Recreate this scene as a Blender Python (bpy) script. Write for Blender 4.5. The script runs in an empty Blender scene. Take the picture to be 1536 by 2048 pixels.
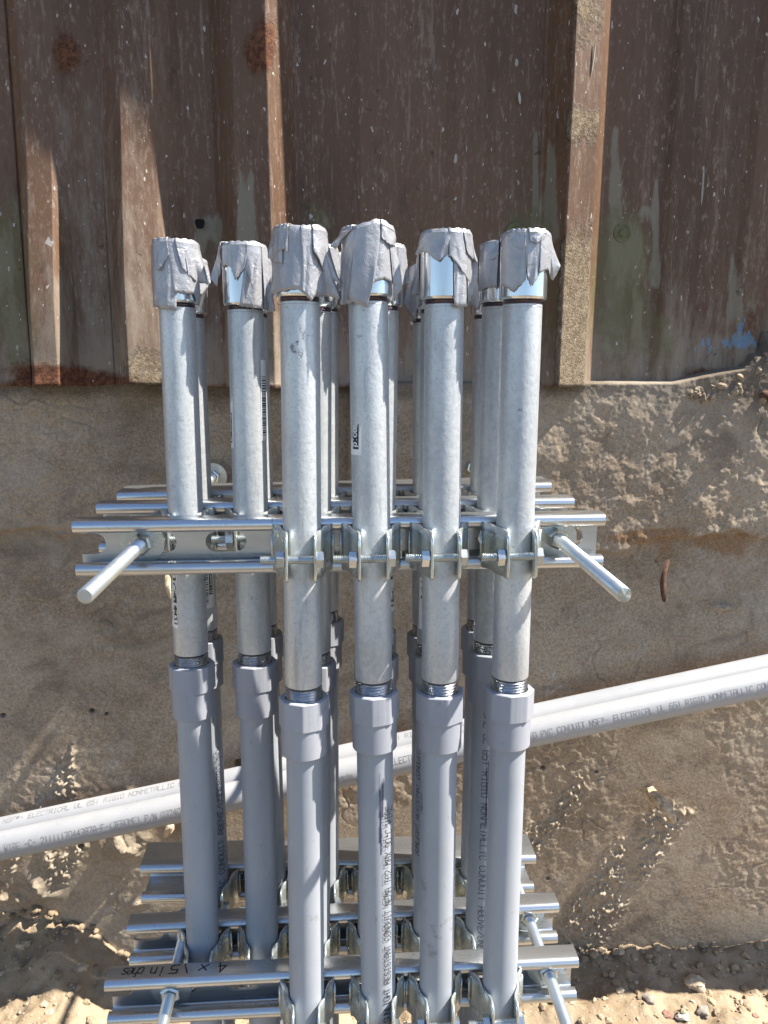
import bpy, math, random
import numpy as np
from mathutils import Vector, Matrix
random.seed(7); rng = np.random.default_rng(7)
SC = bpy.context.scene; COL = SC.collection
R = math.radians

# ------------------------------------------------------------------ camera, light, exposure
FPX, CAMP, PITCH, YAW = 1546.0, Vector((-.012, -.543, .1175)), .2055, .0685
F = Vector((math.sin(YAW)*math.cos(PITCH), math.cos(YAW)*math.cos(PITCH), -math.sin(PITCH)))
RT = Vector((math.cos(YAW), -math.sin(YAW), 0)); UP = RT.cross(F)
cd = bpy.data.cameras.new('camera'); cam = bpy.data.objects.new('camera', cd); COL.objects.link(cam)
cd.sensor_fit = 'VERTICAL'; cd.sensor_height = 36; cd.lens = FPX/2048*36
cd.clip_start = .02; cd.clip_end = 2000
cam.matrix_world = Matrix(((RT.x, UP.x, -F.x, CAMP.x), (RT.y, UP.y, -F.y, CAMP.y), (RT.z, UP.z, -F.z, CAMP.z), (0, 0, 0, 1)))
SC.camera = cam
SUN_EL, SUN_AZ = R(52.5), R(4.3)            # azimuth: degrees in front of the wall's plane, from the right
sdir = Vector((math.cos(SUN_EL)*math.cos(SUN_AZ), -math.cos(SUN_EL)*math.sin(SUN_AZ), math.sin(SUN_EL)))
W = bpy.data.worlds.new('World'); SC.world = W; W.use_nodes = True
nt = W.node_tree; bg = nt.nodes['Background']; sky = nt.nodes.new('ShaderNodeTexSky'); sky.sky_type = 'NISHITA'
sky.sun_disc = False; sky.sun_elevation = SUN_EL; sky.sun_rotation = R(90)+SUN_AZ; sky.air_density = 1.0; sky.dust_density = .5; sky.ozone_density = 1.9
nt.links.new(sky.outputs[0], bg.inputs[0]); bg.inputs[1].default_value = .078
sl = bpy.data.lights.new('sun', 'SUN'); sl.energy = 5.0; sl.angle = R(.53); sl.color = (1, .93, .82)
so = bpy.data.objects.new('sun', sl); COL.objects.link(so); so.rotation_euler = sdir.to_track_quat('Z', 'Y').to_euler(); so.location = (3, -1, 4)
SC.view_settings.view_transform = 'Standard'; SC.view_settings.look = 'None'; SC.view_settings.gamma = 1
SC.view_settings.exposure = 1.42; SC.view_settings.use_curve_mapping = False

# ------------------------------------------------------------------ helpers
def at(u, v, Y):                           # the point seen at photo pixel (u, v) at depth Y
    d = F*FPX + RT*(u-768) - UP*(v-1024)
    return CAMP + d*((Y-CAMP.y)/d.y)
def pix(P):                                # arrays of points -> photo pixels
    v = P - np.array(CAMP); z = v@np.array(F)
    return 768+FPX*(v@np.array(RT))/z, 1024-FPX*(v@np.array(UP))/z
_tab = {}
def vnoise(x, y, seed=0):
    if seed not in _tab: _tab[seed] = np.random.default_rng(seed+100).random((257, 257))
    T = _tab[seed]; xi = np.floor(x).astype(int); yi = np.floor(y).astype(int)
    fx = x-xi; fy = y-yi; fx = fx*fx*(3-2*fx); fy = fy*fy*(3-2*fy); a = xi % 256; b = yi % 256
    return (T[a, b]*(1-fx)+T[a+1, b]*fx)*(1-fy)+(T[a, b+1]*(1-fx)+T[a+1, b+1]*fx)*fy - .5
def fbm(x, y, f, o=4, seed=0, g=.5):
    s = 0; a = 1
    for i in range(o): s = s+a*vnoise(x*f+17.3*i+3, y*f+9.1*i+5, seed+i); a *= g; f *= 2.03
    return s
def sstep(a, b, x):
    t = np.clip((x-a)/(b-a), 0, 1); return t*t*(3-2*t)
def inpoly(u, v, poly, soft=10):           # soft polygon mask (signed distance)
    n = len(poly); ins = np.zeros(u.shape, bool); dm = np.full(u.shape, 1e9)
    for i in range(n):
        x1, y1 = poly[i]; x2, y2 = poly[(i+1) % n]
        c = ((y1 > v) != (y2 > v)) & (u < (x2-x1)*(v-y1)/((y2-y1) or 1e-9)+x1); ins ^= c
        dx, dy = x2-x1, y2-y1; t = np.clip(((u-x1)*dx+(v-y1)*dy)/(dx*dx+dy*dy+1e-9), 0, 1)
        dm = np.minimum(dm, np.hypot(u-x1-t*dx, v-y1-t*dy))
    return sstep(-soft, soft, np.where(ins, dm, -dm))
def ell(u, v, cx, cy, rx, ry): return np.exp(-(((u-cx)/rx)**2+((v-cy)/ry)**2))

WM = {}                                     # world matrices
def link(o, M, parent=None):
    COL.objects.link(o); WM[o.name] = M
    if parent is not None:
        o.parent = parent; o.matrix_basis = WM[parent.name].inverted() @ M
    else: o.matrix_basis = M
    return o
def mesh(name, V, Fs, mats, smooth=False, midx=None):
    me = bpy.data.meshes.new(name); me.from_pydata([tuple(map(float, v)) for v in V], [], [tuple(int(i) for i in f) for f in Fs])
    for m in (mats if isinstance(mats, (list, tuple)) else [mats]): me.materials.append(m)
    if midx is not None: me.polygons.foreach_set('material_index', midx)
    if smooth: me.polygons.foreach_set('use_smooth', [True]*len(me.polygons))
    me.update(); return me
def gridmesh(name, P, mat, smooth=True, attrs=None):   # P: (n, m, 3)
    n, m = P.shape[:2]; me = bpy.data.meshes.new(name)
    idx = np.arange(n*m).reshape(n, m)
    q = np.stack([idx[:-1, :-1], idx[1:, :-1], idx[1:, 1:], idx[:-1, 1:]], -1).reshape(-1, 4)
    me.vertices.add(n*m); me.vertices.foreach_set('co', P.reshape(-1).astype(np.float32))
    me.loops.add(q.size); me.loops.foreach_set('vertex_index', q.reshape(-1).astype(np.int32))
    me.polygons.add(len(q)); me.polygons.foreach_set('loop_start', np.arange(0, q.size, 4, dtype=np.int32))
    me.polygons.foreach_set('loop_total', np.full(len(q), 4, np.int32))
    me.polygons.foreach_set('use_smooth', np.full(len(q), smooth))
    me.materials.append(mat); me.update(calc_edges=True); me.validate()
    for k, a in (attrs or {}).items():
        at_ = me.attributes.new(k, 'FLOAT', 'POINT'); at_.data.foreach_set('value', a.reshape(-1).astype(np.float32))
    return me
def ob(name, me, M=Matrix(), parent=None, solid=0, **kw):
    o = bpy.data.objects.new(name, me); link(o, M, parent)
    if solid:
        s = o.modifiers.new('thickness', 'SOLIDIFY'); s.thickness = solid; s.offset = 0
    for k, v in kw.items(): o[k] = v
    return o
def thing(name, label, cat, loc, group=None, M=None):
    o = bpy.data.objects.new(name, None); o.empty_display_size = .02
    link(o, M if M is not None else Matrix.Translation(loc)); o['label'] = label; o['category'] = cat
    if group: o['group'] = group
    return o
def lathe(prof, seg=40, closed_ends=True):   # prof: list of (r, z); axis z
    V = []; Fs = []
    for r, z in prof:
        for k in range(seg): a = 2*math.pi*k/seg; V.append((r*math.sin(a), -r*math.cos(a), z))
    for i in range(len(prof)-1):
        for k in range(seg):
            a, b = i*seg+k, i*seg+(k+1) % seg; Fs.append((a, a+seg, b+seg, b))
    if closed_ends:
        Fs.append(tuple(range(seg))); Fs.append(tuple(reversed(range((len(prof)-1)*seg, len(prof)*seg))))
    return V, Fs
def merge(parts):
    V = []; Fs = []
    for v, f in parts:
        n = len(V); V += list(v); Fs += [tuple(i+n for i in q) for q in f]
    return V, Fs
def xf(vf, M): return [tuple(M @ Vector(v)) for v in vf[0]], vf[1]
def smooth_angle(me, ang=35):
    me.polygons.foreach_set('use_smooth', [True]*len(me.polygons))
    try: me.set_sharp_from_angle(angle=R(ang))
    except Exception: pass
    return me
def tube(pts, rad, seg=10):
    V = []; Fs = []; n = len(pts)
    for i, p in enumerate(pts):
        p = Vector(p); t = (Vector(pts[min(i+1, n-1)])-Vector(pts[max(i-1, 0)])).normalized()
        a = t.orthogonal().normalized() if i == 0 else (a - t*a.dot(t)).normalized(); b = t.cross(a)
        r = rad[i] if isinstance(rad, (list, tuple)) else rad
        for k in range(seg): V.append(tuple(p+(a*math.cos(2*math.pi*k/seg)+b*math.sin(2*math.pi*k/seg))*r))
    for i in range(n-1):
        for k in range(seg): Fs.append((i*seg+k, i*seg+(k+1) % seg, (i+1)*seg+(k+1) % seg, (i+1)*seg+k))
    Fs.append(tuple(reversed(range(seg)))); Fs.append(tuple(range((n-1)*seg, n*seg)))
    return V, Fs

# ------------------------------------------------------------------ materials
class N:
    def __init__(s, name):
        s.m = bpy.data.materials.new(name); s.m.use_nodes = True; s.t = s.m.node_tree; s.b = s.t.nodes['Principled BSDF']
        s.tc = s.t.nodes.new('ShaderNodeTexCoord')
    def n(s, ty, **kw):
        o = s.t.nodes.new(ty)
        for k, v in kw.items(): setattr(o, k, v)
        return o
    def l(s, a, b): s.t.links.new(a, b)
    def noise(s, scale, detail=5, rough=.6, stretch=(1, 1, 1), dist=0, coord='Object', out=0):
        mp = s.n('ShaderNodeMapping'); mp.inputs['Scale'].default_value = stretch; s.l(s.tc.outputs[coord], mp.inputs[0]); s.l(s.seed(), mp.inputs['Location'])
        o = s.n('ShaderNodeTexNoise'); o.inputs['Scale'].default_value = scale; o.inputs['Detail'].default_value = detail
        o.inputs['Roughness'].default_value = rough; o.inputs['Distortion'].default_value = dist; s.l(mp.outputs[0], o.inputs[0]); return o.outputs[out]
    def seed(s):                            # every object gets its own stretch of the noise
        if not hasattr(s, '_sd'):
            oi = s.n('ShaderNodeObjectInfo'); vm = s.n('ShaderNodeVectorMath', operation='SCALE'); cb = s.n('ShaderNodeCombineXYZ')
            for k in range(3): s.l(oi.outputs['Random'], cb.inputs[k])
            s.l(cb.outputs[0], vm.inputs[0]); vm.inputs['Scale'].default_value = 7.3; s._sd = vm.outputs[0]; s.rand = oi.outputs['Random']
        return s._sd
    def attr(s, name): a = s.n('ShaderNodeAttribute'); a.attribute_name = name; return a.outputs['Fac']
    def rng(s, v, a, b, c=0, d=1):
        o = s.n('ShaderNodeMapRange'); o.inputs[1].default_value = a; o.inputs[2].default_value = b; o.inputs[3].default_value = c; o.inputs[4].default_value = d
        o.interpolation_type = 'SMOOTHSTEP' if (a < b) else 'LINEAR'; s.l(v, o.inputs[0]); return o.outputs[0]
    def math(s, op, a, b):
        o = s.n('ShaderNodeMath', operation=op)
        for i, x in enumerate((a, b)):
            if isinstance(x, (int, float)): o.inputs[i].default_value = x
            else: s.l(x, o.inputs[i])
        return o.outputs[0]
    def mix(s, fac, a, b):
        o = s.n('ShaderNodeMix', data_type='RGBA')
        for i, x in ((0, fac), (6, a), (7, b)):
            if isinstance(x, (int, float)): o.inputs[i].default_value = x
            elif isinstance(x, tuple): o.inputs[i].default_value = (*x, 1)
            else: s.l(x, o.inputs[i])
        return o.outputs[2]
    def bump(s, h, strength, dist, prev=None):
        o = s.n('ShaderNodeBump'); o.inputs['Strength'].default_value = strength; o.inputs['Distance'].default_value = dist
        s.l(h, o.inputs['Height'])
        if prev is not None: s.l(prev, o.inputs['Normal'])
        return o.outputs[0]
    def set(s, **kw):
        for k, v in kw.items():
            i = s.b.inputs[k.replace('_', ' ')]
            if isinstance(v, (int, float)): i.default_value = v
            elif isinstance(v, tuple): i.default_value = (*v, 1)
            else: s.l(v, i)
        return s.m

def galvanised():
    g = N('galvanised steel')
    a = g.noise(28, 6, .65, (1, 1, .35)); b = g.noise(260, 4, .6); sp = g.noise(90, 5, .75)
    c = g.mix(g.rng(a, .3, .7), (.42, .445, .48), (.60, .625, .65))
    c = g.mix(g.rng(b, .42, .62, 0, .35), c, (.64, .67, .68))
    blk = g.math('MULTIPLY', g.rng(sp, .63, .68), g.rng(g.noise(14, 3, .5), .5, .62))
    c = g.mix(g.math('MULTIPLY', blk, .75), c, (.10, .11, .11))
    c = g.mix(g.rng(g.noise(520, 5, .8), .5, .64, 0, .4), c, (.20, .215, .23)); c = g.mix(g.rng(g.noise(90, 6, .75, (1, 1, .12)), .58, .7, 0, .45), c, (.24, .25, .26))
    nb = g.bump(g.noise(380, 4, .7, (1, 1, .6)), .35, .0009); nb = g.bump(g.noise(110, 4, .65), .35, .0010, nb)
    return g.set(Base_Color=c, Metallic=.45, Roughness=g.rng(a, .3, .7, .5, .36), Normal=nb)
def bright_zinc(name, col, rough, stretch=(1, 1, 1), bumpd=.0002, tint=(.60, .62, .50), met=.92):
    g = N(name); a = g.noise(45, 5, .6, stretch); b = g.noise(500, 3, .5, stretch)
    c = g.mix(g.rng(a, .35, .7), col, tuple(x*.78 for x in col)); c = g.mix(g.rng(g.noise(18, 3, .5), .5, .75, 0, .45), c, tint)
    c = g.mix(g.rng(g.noise(150, 5, .7), .64, .7, 0, .5), c, (.2, .21, .21))
    return g.set(Base_Color=c, Metallic=met, Roughness=g.rng(a, .3, .7, rough*.8, rough*1.35), Normal=g.bump(b, .25, bumpd))
def pvc(name, c0, c1, rough=.38):
    g = N(name); a = g.noise(16, 5, .6, (1, 1, .4)); d = g.noise(55, 5, .7)
    c = g.mix(g.rng(a, .35, .7), c0, c1)
    dirt = g.math('MULTIPLY', g.rng(d, .6, .7), g.rng(g.noise(9, 3, .5), .52, .66)); c = g.mix(g.math('MULTIPLY', dirt, .6), c, (.17, .15, .13)); c = g.mix(g.rng(g.noise(24, 7, .8, (1, 1, .5)), .5, .75, 0, .35), c, (.42, .40, .37)); c = g.mix(g.rng(g.noise(200, 6, .8, (1, 1, .5)), .60, .68, 0, .4), c, (.14, .14, .15))
    c = g.mix(g.rng(g.noise(120, 4, .7, (1, 1, .12)), .66, .72, 0, .35), c, (.5, .5, .5))
    return g.set(Base_Color=c, Roughness=g.rng(d, .3, .7, rough, rough+.2), Specular_IOR_Level=.5, Normal=g.bump(g.noise(80, 3, .5), .08, .0006))
def plain(name, col, rough=.6, metal=0, var=.25, sc=60, bmp=.2):
    g = N(name); c = g.mix(g.rng(g.noise(sc, 5, .65), .3, .7), tuple(x*(1-var) for x in col), tuple(min(1, x*(1+var)) for x in col))
    return g.set(Base_Color=c, Roughness=rough, Metallic=metal, Normal=g.bump(g.noise(sc*4, 4, .6), bmp, .0005))
M_pipe = galvanised()
M_strut = bright_zinc('strut steel', (.66, .68, .70), .27, (.12, 1, 1), .0003, (.62, .62, .60))
M_clamp = bright_zinc('yellowish zinc strap', (.66, .71, .71), .28, (1, 1, 1), .0003, (.66, .68, .52), .8)
M_chrome = bright_zinc('bright zinc coupling', (.70, .73, .76), .16, (1, 1, .1), .0002, (.62, .62, .52))
M_nut = bright_zinc('zinc hardware', (.62, .66, .68), .25)
M_rod = bright_zinc('threaded rod zinc', (.60, .62, .64), .34, met=.85)
M_thread = plain('dark oiled thread', (.10, .08, .10), .3, .9, .3, 200)
M_thread2 = plain('cut thread steel', (.42, .42, .43), .22, .95, .2, 200)
M_pvc = pvc('grey pvc', (.30, .325, .365), (.355, .38, .42))
M_adapt = pvc('grey pvc fitting', (.28, .295, .34), (.335, .35, .395), .42)
M_lean = pvc('pale grey pvc', (.31, .32, .34), (.375, .38, .40), .4)
M_ink = plain('black ink', (.02, .022, .03), .5)
M_ink2 = plain('faded grey ink', (.22, .22, .23), .5)
M_ink3 = plain('dark blue ink', (.035, .04, .09), .5)
M_white = plain('sticker white', (.80, .81, .82), .35, 0, .08)
M_black = plain('sticker black', (.012, .012, .014), .35)
M_marker = plain('marker ink', (.008, .008, .012), .35)
def tape():
    g = N('grey duct tape'); a = g.noise(50, 4, .6)
    c = g.mix(g.rng(a, .3, .7), (.32, .325, .35), (.41, .415, .44)); c = g.mix(g.rng(g.noise(30, 3, .5), .6, .75, 0, .3), c, (.42, .38, .32))
    w = g.n('ShaderNodeTexWave', wave_type='BANDS', bands_direction='Z'); w.inputs['Scale'].default_value = 420; w.inputs['Distortion'].default_value = 1.5; g.l(g.tc.outputs['Object'], w.inputs[0])
    nb = g.bump(w.outputs[1], .12, .0002); nb = g.bump(g.noise(110, 4, .6, dist=1.2), .55, .0018, nb); nb = g.bump(g.noise(300, 4, .6, (1, 1, .4)), .3, .0006, nb)
    return g.set(Base_Color=c, Roughness=.3, Metallic=.25, Specular_IOR_Level=.7, Normal=nb)
M_tape = tape()
def concrete():
    g = N('weathered concrete')
    a = g.noise(5, 8, .62); b = g.noise(35, 8, .7); d = g.noise(260, 6, .75); s = g.noise(14, 6, .6, (1, 1, 1.8), .6)
    c = g.mix(g.rng(a, .36, .66), (.31, .232, .16), (.44, .345, .245))
    c = g.mix(g.rng(b, .38, .66, 0, .7), c, (.46, .385, .305))
    c = g.mix(g.rng(s, .5, .75, 0, .3), c, (.31, .28, .24))
    c = g.mix(g.rng(g.noise(48, 7, .75, dist=.8), .60, .68, 0, .45), c, (.13, .10, .075))
    rs = g.math('ADD', g.attr('rust'), g.math('MULTIPLY', g.math('SUBTRACT', g.noise(30, 6, .7), .5), 1.3))
    c = g.mix(g.rng(rs, .45, .8, 0, .7), c, (.30, .15, .06))
    pl = g.math('ADD', g.attr('pale'), g.math('MULTIPLY', g.math('SUBTRACT', g.noise(110, 7, .75), .5), 2.2))
    c = g.mix(g.rng(pl, .62, .85, 0, .8), c, (.50, .47, .43))
    sp = g.attr('splat_sun'); c = g.mix(g.rng(sp, .1, .6, 0, .8), c, (.44, .37, .28))  # mortar lumps, and bands of sunlight put in as paler tan
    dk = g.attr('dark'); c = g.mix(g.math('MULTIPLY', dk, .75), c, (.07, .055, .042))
    c = g.mix(g.rng(d, .38, .62, 0, .75), c, g.mix(.55, c, (.05, .04, .03)))
    c = g.mix(g.rng(g.noise(620, 5, .85), .52, .64, 0, .45), c, (.58, .50, .40)); c = g.mix(g.rng(g.noise(540, 5, .85, (1.1, 1, 1)), .51, .64, 0, .62), c, (.11, .085, .062))
    c = g.mix(g.rng(g.noise(3.2, 6, .65, (1, 1, 1.6), .5), .46, .72, 0, .45), c, (.46, .40, .325)); c = g.mix(g.rng(g.noise(9, 7, .7, (1, 1, 1.5), .8), .50, .70, 0, .7), c, (.15, .12, .095))
    c = g.mix(g.rng(g.noise(330, 4, .6), .68, .72, 0, .7), c, (.025, .02, .017))
    c = g.mix(g.rng(g.noise(290, 4, .6, (1.1, 1, 1)), .69, .73, 0, .6), c, (.62, .58, .5))
    nb = g.bump(d, .5, .0016); nb = g.bump(b, .3, .003, nb)
    return g.set(Base_Color=c, Roughness=.93, Specular_IOR_Level=.2, Normal=nb)
M_conc = concrete()
def soil():
    g = N('sandy rubble soil'); a = g.noise(9, 8, .6); d = g.noise(140, 7, .75); e = g.noise(45, 6, .7)
    c = g.mix(g.rng(a, .35, .65), (.25, .19, .125), (.36, .285, .20)); c = g.mix(g.rng(e, .5, .7, 0, .6), c, (.42, .34, .25))
    c = g.mix(g.rng(d, .55, .72, 0, .7), c, (.20, .15, .10)); c = g.mix(g.rng(g.noise(300, 3, .6), .66, .7, 0, .8), c, (.62, .6, .55))
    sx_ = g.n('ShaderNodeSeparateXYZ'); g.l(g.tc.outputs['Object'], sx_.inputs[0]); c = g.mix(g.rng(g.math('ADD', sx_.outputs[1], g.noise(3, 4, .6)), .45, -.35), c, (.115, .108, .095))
    return g.set(Base_Color=c, Roughness=.95, Specular_IOR_Level=.15, Normal=g.bump(e, .6, .005, g.bump(d, .7, .003)))
M_soil = soil()
def siding():
    g = N('rusty brown sheet metal')
    st = g.noise(38, 7, .72, (1, 1, .10)); fn = g.noise(230, 6, .75, (1, 1, .35)); bg_ = g.noise(4, 5, .55, (1, 1, .3))
    c = g.mix(g.rng(bg_, .35, .65), (.080, .042, .024), (.140, .078, .045))
    c = g.mix(g.rng(st, .5, .8, 0, .5), c, (.24, .15, .105))
    c = g.mix(g.math('MULTIPLY', g.rng(fn, .52, .66), g.rng(st, .38, .6, .15, .75)), c, (.30, .225, .175))
    c = g.mix(g.rng(g.noise(120, 6, .8, (1, 1, .06)), .56, .66, 0, .5), c, (.27, .20, .16))
    c = g.mix(g.rng(g.noise(60, 6, .8, (1, 1, .2)), .55, .7, 0, .55), c, (.045, .028, .02))
    def m(name, nz, amt, lo, hi, col, mx, c):
        v = g.math('ADD', g.attr(name), g.math('MULTIPLY', g.math('SUBTRACT', nz, .5), amt)); return g.mix(g.rng(v, lo, hi, 0, mx), c, col), v
    gn = g.noise(60, 7, .78); gs = g.noise(45, 7, .75, (1, 1, .22))
    c, _ = m('dust', gs, 1.4, .35, .8, (.27, .225, .175), .8, c)
    c, _ = m('grey', gs, 1.6, .4, .62, (.22, .20, .15), .75, c)
    c, _ = m('moss', gn, 2.0, .3, .8, (.12, .11, .05), .75, c)
    c, _ = m('moss', gs, 2.4, .6, 1.0, (.20, .18, .11), .7, c)
    rc = g.mix(g.rng(g.noise(170, 6, .75), .4, .62), (.075, .028, .016), (.19, .08, .04))
    v = g.math('ADD', g.attr('rust'), g.math('MULTIPLY', g.math('SUBTRACT', gn, .5), 1.1)); rf = g.rng(v, .4, .85)
    c = g.mix(rf, c, rc)
    sc = g.attr('scale'); scc = g.mix(g.rng(g.noise(190, 7, .8), .36, .66), (.16, .115, .075), (.40, .33, .23)); scf = g.rng(g.math('ADD', sc, g.math('MULTIPLY', g.math('SUBTRACT', gn, .5), 2.8)), .35, .75)
    c = g.mix(g.math('MULTIPLY', scf, .85), c, scc)
    bl = g.math('ADD', g.attr('blue'), g.math('MULTIPLY', g.math('SUBTRACT', g.noise(200, 6, .7, (1, 1, .4)), .5), 2.6)); c = g.mix(g.rng(bl, .88, 1.0, 0, .85), c, (.13, .24, .36))
    c = g.mix(g.rng(g.noise(75, 2, .4, (1, 1, .55)), .76, .775, 0, .7), c, (.45, .43, .4))
    c = g.mix(g.rng(g.noise(230, 2, .4, (1, 1, .5)), .725, .745, 0, .8), c, (.5, .47, .43))
    rough = g.mix(rf, (.52, .52, .52), (.9, .9, .9)); rough = g.mix(scf, rough, (.95, .95, .95))
    h = g.noise(420, 5, .7); hh = g.math('MULTIPLY', h, g.math('ADD', g.math('MULTIPLY', rf, .5), g.math('ADD', g.math('MULTIPLY', scf, 1.3), .06)))
    nb = g.bump(hh, .9, .004); nb = g.bump(g.noise(60, 4, .6), .12, .002, nb)
    return g.set(Base_Color=c, Roughness=rough, Metallic=0, Specular_IOR_Level=.35, Normal=nb)
M_sid = siding()
M_rust = plain('flaky rust', (.10, .05, .032), .9, 0, .5, 150, .8)
M_rustpale = plain('pale rusty crust', (.52, .40, .27), .9, 0, .45, 160, .8)  # pale tan is the crust's own colour
M_stone = [plain('grey stone', (.25, .22, .19), .9, 0, .3, 90, .6), plain('red stone', (.27, .16, .12), .9, 0, .3, 90, .6),
           plain('white stone', (.58, .52, .46), .85, 0, .12, 90, .4), plain('yellow stone', (.44, .34, .21), .9, 0, .25, 90, .6), plain('tan stone', (.45, .37, .27), .95, 0, .3, 90, .6)]
M_string = plain('dirty string', (.40, .35, .30), .9)

# ------------------------------------------------------------------ large structure
WALLY = .378
def axis(lo, hi, step, ext, estep):
    a = np.arange(lo, hi+step/2, step); L = lo-np.cumsum(estep*1.35**np.arange(20)); L = L[L > lo-ext]; H = hi+np.cumsum(estep*1.35**np.arange(20)); H = H[H < hi+ext]
    return np.concatenate([L[::-1], a, H])
GZ = -.722
def ground_h(x, y):
    near = np.exp(-np.maximum(0, np.hypot(x, y)-1.2)/1.5)
    h = .010*fbm(x, y, 9, 3, 61)+near*(.016*fbm(x, y, 22, 5, 40)+.008*np.maximum(0, fbm(x, y, 70, 3, 55)))
    mound = .050*sstep(.08, .27, y+.05*fbm(x, y, 8, 3, 31))*sstep(-.24, -.37, x+.08*fbm(x, y, 6, 3, 32))*near
    return GZ+mound*(1+.5*fbm(x, y, 24, 5, 33)) + h*(.3+.7*near) + near*(.05*sstep(.28, .40, y)*sstep(-.22, -.42, x)+.012*sstep(.33, .39, y))
# concrete wall: one displaced slab face, thickened
X = axis(-.59, .65, .0013, 2.3, .01); Z = axis(-.73, .10, .0013, .05, .01); Z = Z[Z < .13]
Z = np.concatenate([Z, [.16, .5, 1.6]])
XX, ZZ = np.meshgrid(X, Z, indexing='ij'); P0 = np.stack([XX, np.full_like(XX, WALLY), ZZ], -1)
U, V = pix(P0.reshape(-1, 3)); U = U.reshape(XX.shape); V = V.reshape(XX.shape)
fade = sstep(.3, .13, ZZ)
def q(pts, ox, oy, s): return [(ox+a/s, oy+b/s) for a, b in pts]
bands = [q([(560, 880), (610, 900), (600, 1300), (480, 1500), (360, 1620), (190, 1540), (180, 1400), (330, 1200)], 1060, 1400, 3.16),  # outlines of the raking sunlight streaks on the wall
         q([(720, 740), (870, 640), (1020, 700), (870, 900), (750, 1100), (640, 1200), (690, 900)], 1060, 1400, 3.16),
         q([(340, 450), (360, 560), (220, 780), (30, 990), (-60, 1050), (-40, 850), (130, 700), (270, 520)], 1060, 1400, 3.16),
         q([(470, 280), (500, 590), (250, 700), (230, 620)], 0, 1400, 3.16),
         q([(250, 960), (540, 920), (420, 1140), (340, 1150)], 0, 1400, 3.16), q([(230, 1430), (250, 1470), (40, 1740), (0, 1700)], 0, 1400, 3.16),
         q([(500, 1600), (640, 1560), (480, 1800), (400, 1800)], 0, 1400, 3.16), q([(0, 1010), (130, 990), (60, 1150), (0, 1200)], 0, 1400, 3.16)]
band = np.zeros_like(XX)
for b in bands: band = np.maximum(band, inpoly(U, V, b, 14))
lumps = np.zeros_like(XX)
for cx, cy, rx, ry, a in ((255, 1688, 38, 22, 1.1), (290, 1672, 20, 16, .8), (75, 1765, 26, 26, 1.2), (100, 1785, 22, 12, .9), (92, 1715, 10, 26, .7), (101, 1935, 11, 17, 1), (272, 1802, 14, 7, .8), (184, 1884, 7, 5, .7),
                         (262, 1580, 10, 8, .8), (45, 1795, 16, 8, .7), (1440, 1214, 18, 8, .8), (5, 1795, 10, 8, .8), (1250, 1000, 20, 12, .25), (1270, 1160, 30, 30, .35)):
    lumps = np.maximum(lumps, a*ell(U, V, cx, cy, rx, ry))
rough_n = fbm(XX, ZZ, 210, 3, 11)
ledge = sstep(1078, 1062, V+60*fbm(XX, ZZ, 14, 5, 91))*np.where(U > 700, 1, sstep(240, 60, U))
upper = ledge*.015
up_ = sstep(1150, 1020, V)
d = .005*fbm(XX, ZZ, 3.5, 2, 1)+(.0003+.0008*up_)*fbm(XX, ZZ, 22, 4, 5)+(.0001+.0008*up_)*fbm(XX, ZZ, 90, 3, 20)+(.00015+.0005*up_)*fbm(XX, ZZ, 300, 2, 33)
d += upper*(1+.2*fbm(XX, ZZ, 25, 3, 77))
roughmask = sstep(.05, .3, fbm(XX, ZZ, 7, 3, 66)+.25*sstep(1150, 900, V))
d += .0014*roughmask*fbm(XX, ZZ, 110, 4, 71)
bmp = np.maximum(0, fbm(XX*.8+ZZ*.6, ZZ*.8-XX*.6, 210, 2, 44)+.2*vnoise(XX*60, ZZ*60, 45)+.06)
d += band*.0105*bmp+lumps*(.007+.012*np.maximum(0, fbm(XX, ZZ, 60, 4, 48)))  # bumps added inside the sun streaks to catch light, plus mortar lumps
cr = np.abs(fbm(XX, ZZ, 9, 4, 81)); d -= .002*sstep(.012, 0, cr)*roughmask*sstep(.0, .2, fbm(XX, ZZ, 30, 2, 83))
for cx, cy, r_ in ((478, 1529, 10), (182, 1424, 5), (1086, 1537, 4), (1193, 1544, 3), (212, 1429, 3), (4, 1433, 5), (162, 1690, 4), (163, 1690, 5), (219, 1899, 3), (1097, 1760, 3)):
    d -= .012*np.exp(-((U-cx)**2+((V-cy)*1.3)**2)**2/r_**4)
foot = sstep(1860, 1960, V)
d += foot*.003*np.maximum(0, .4+fbm(XX, ZZ, 30, 4, 52))
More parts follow.
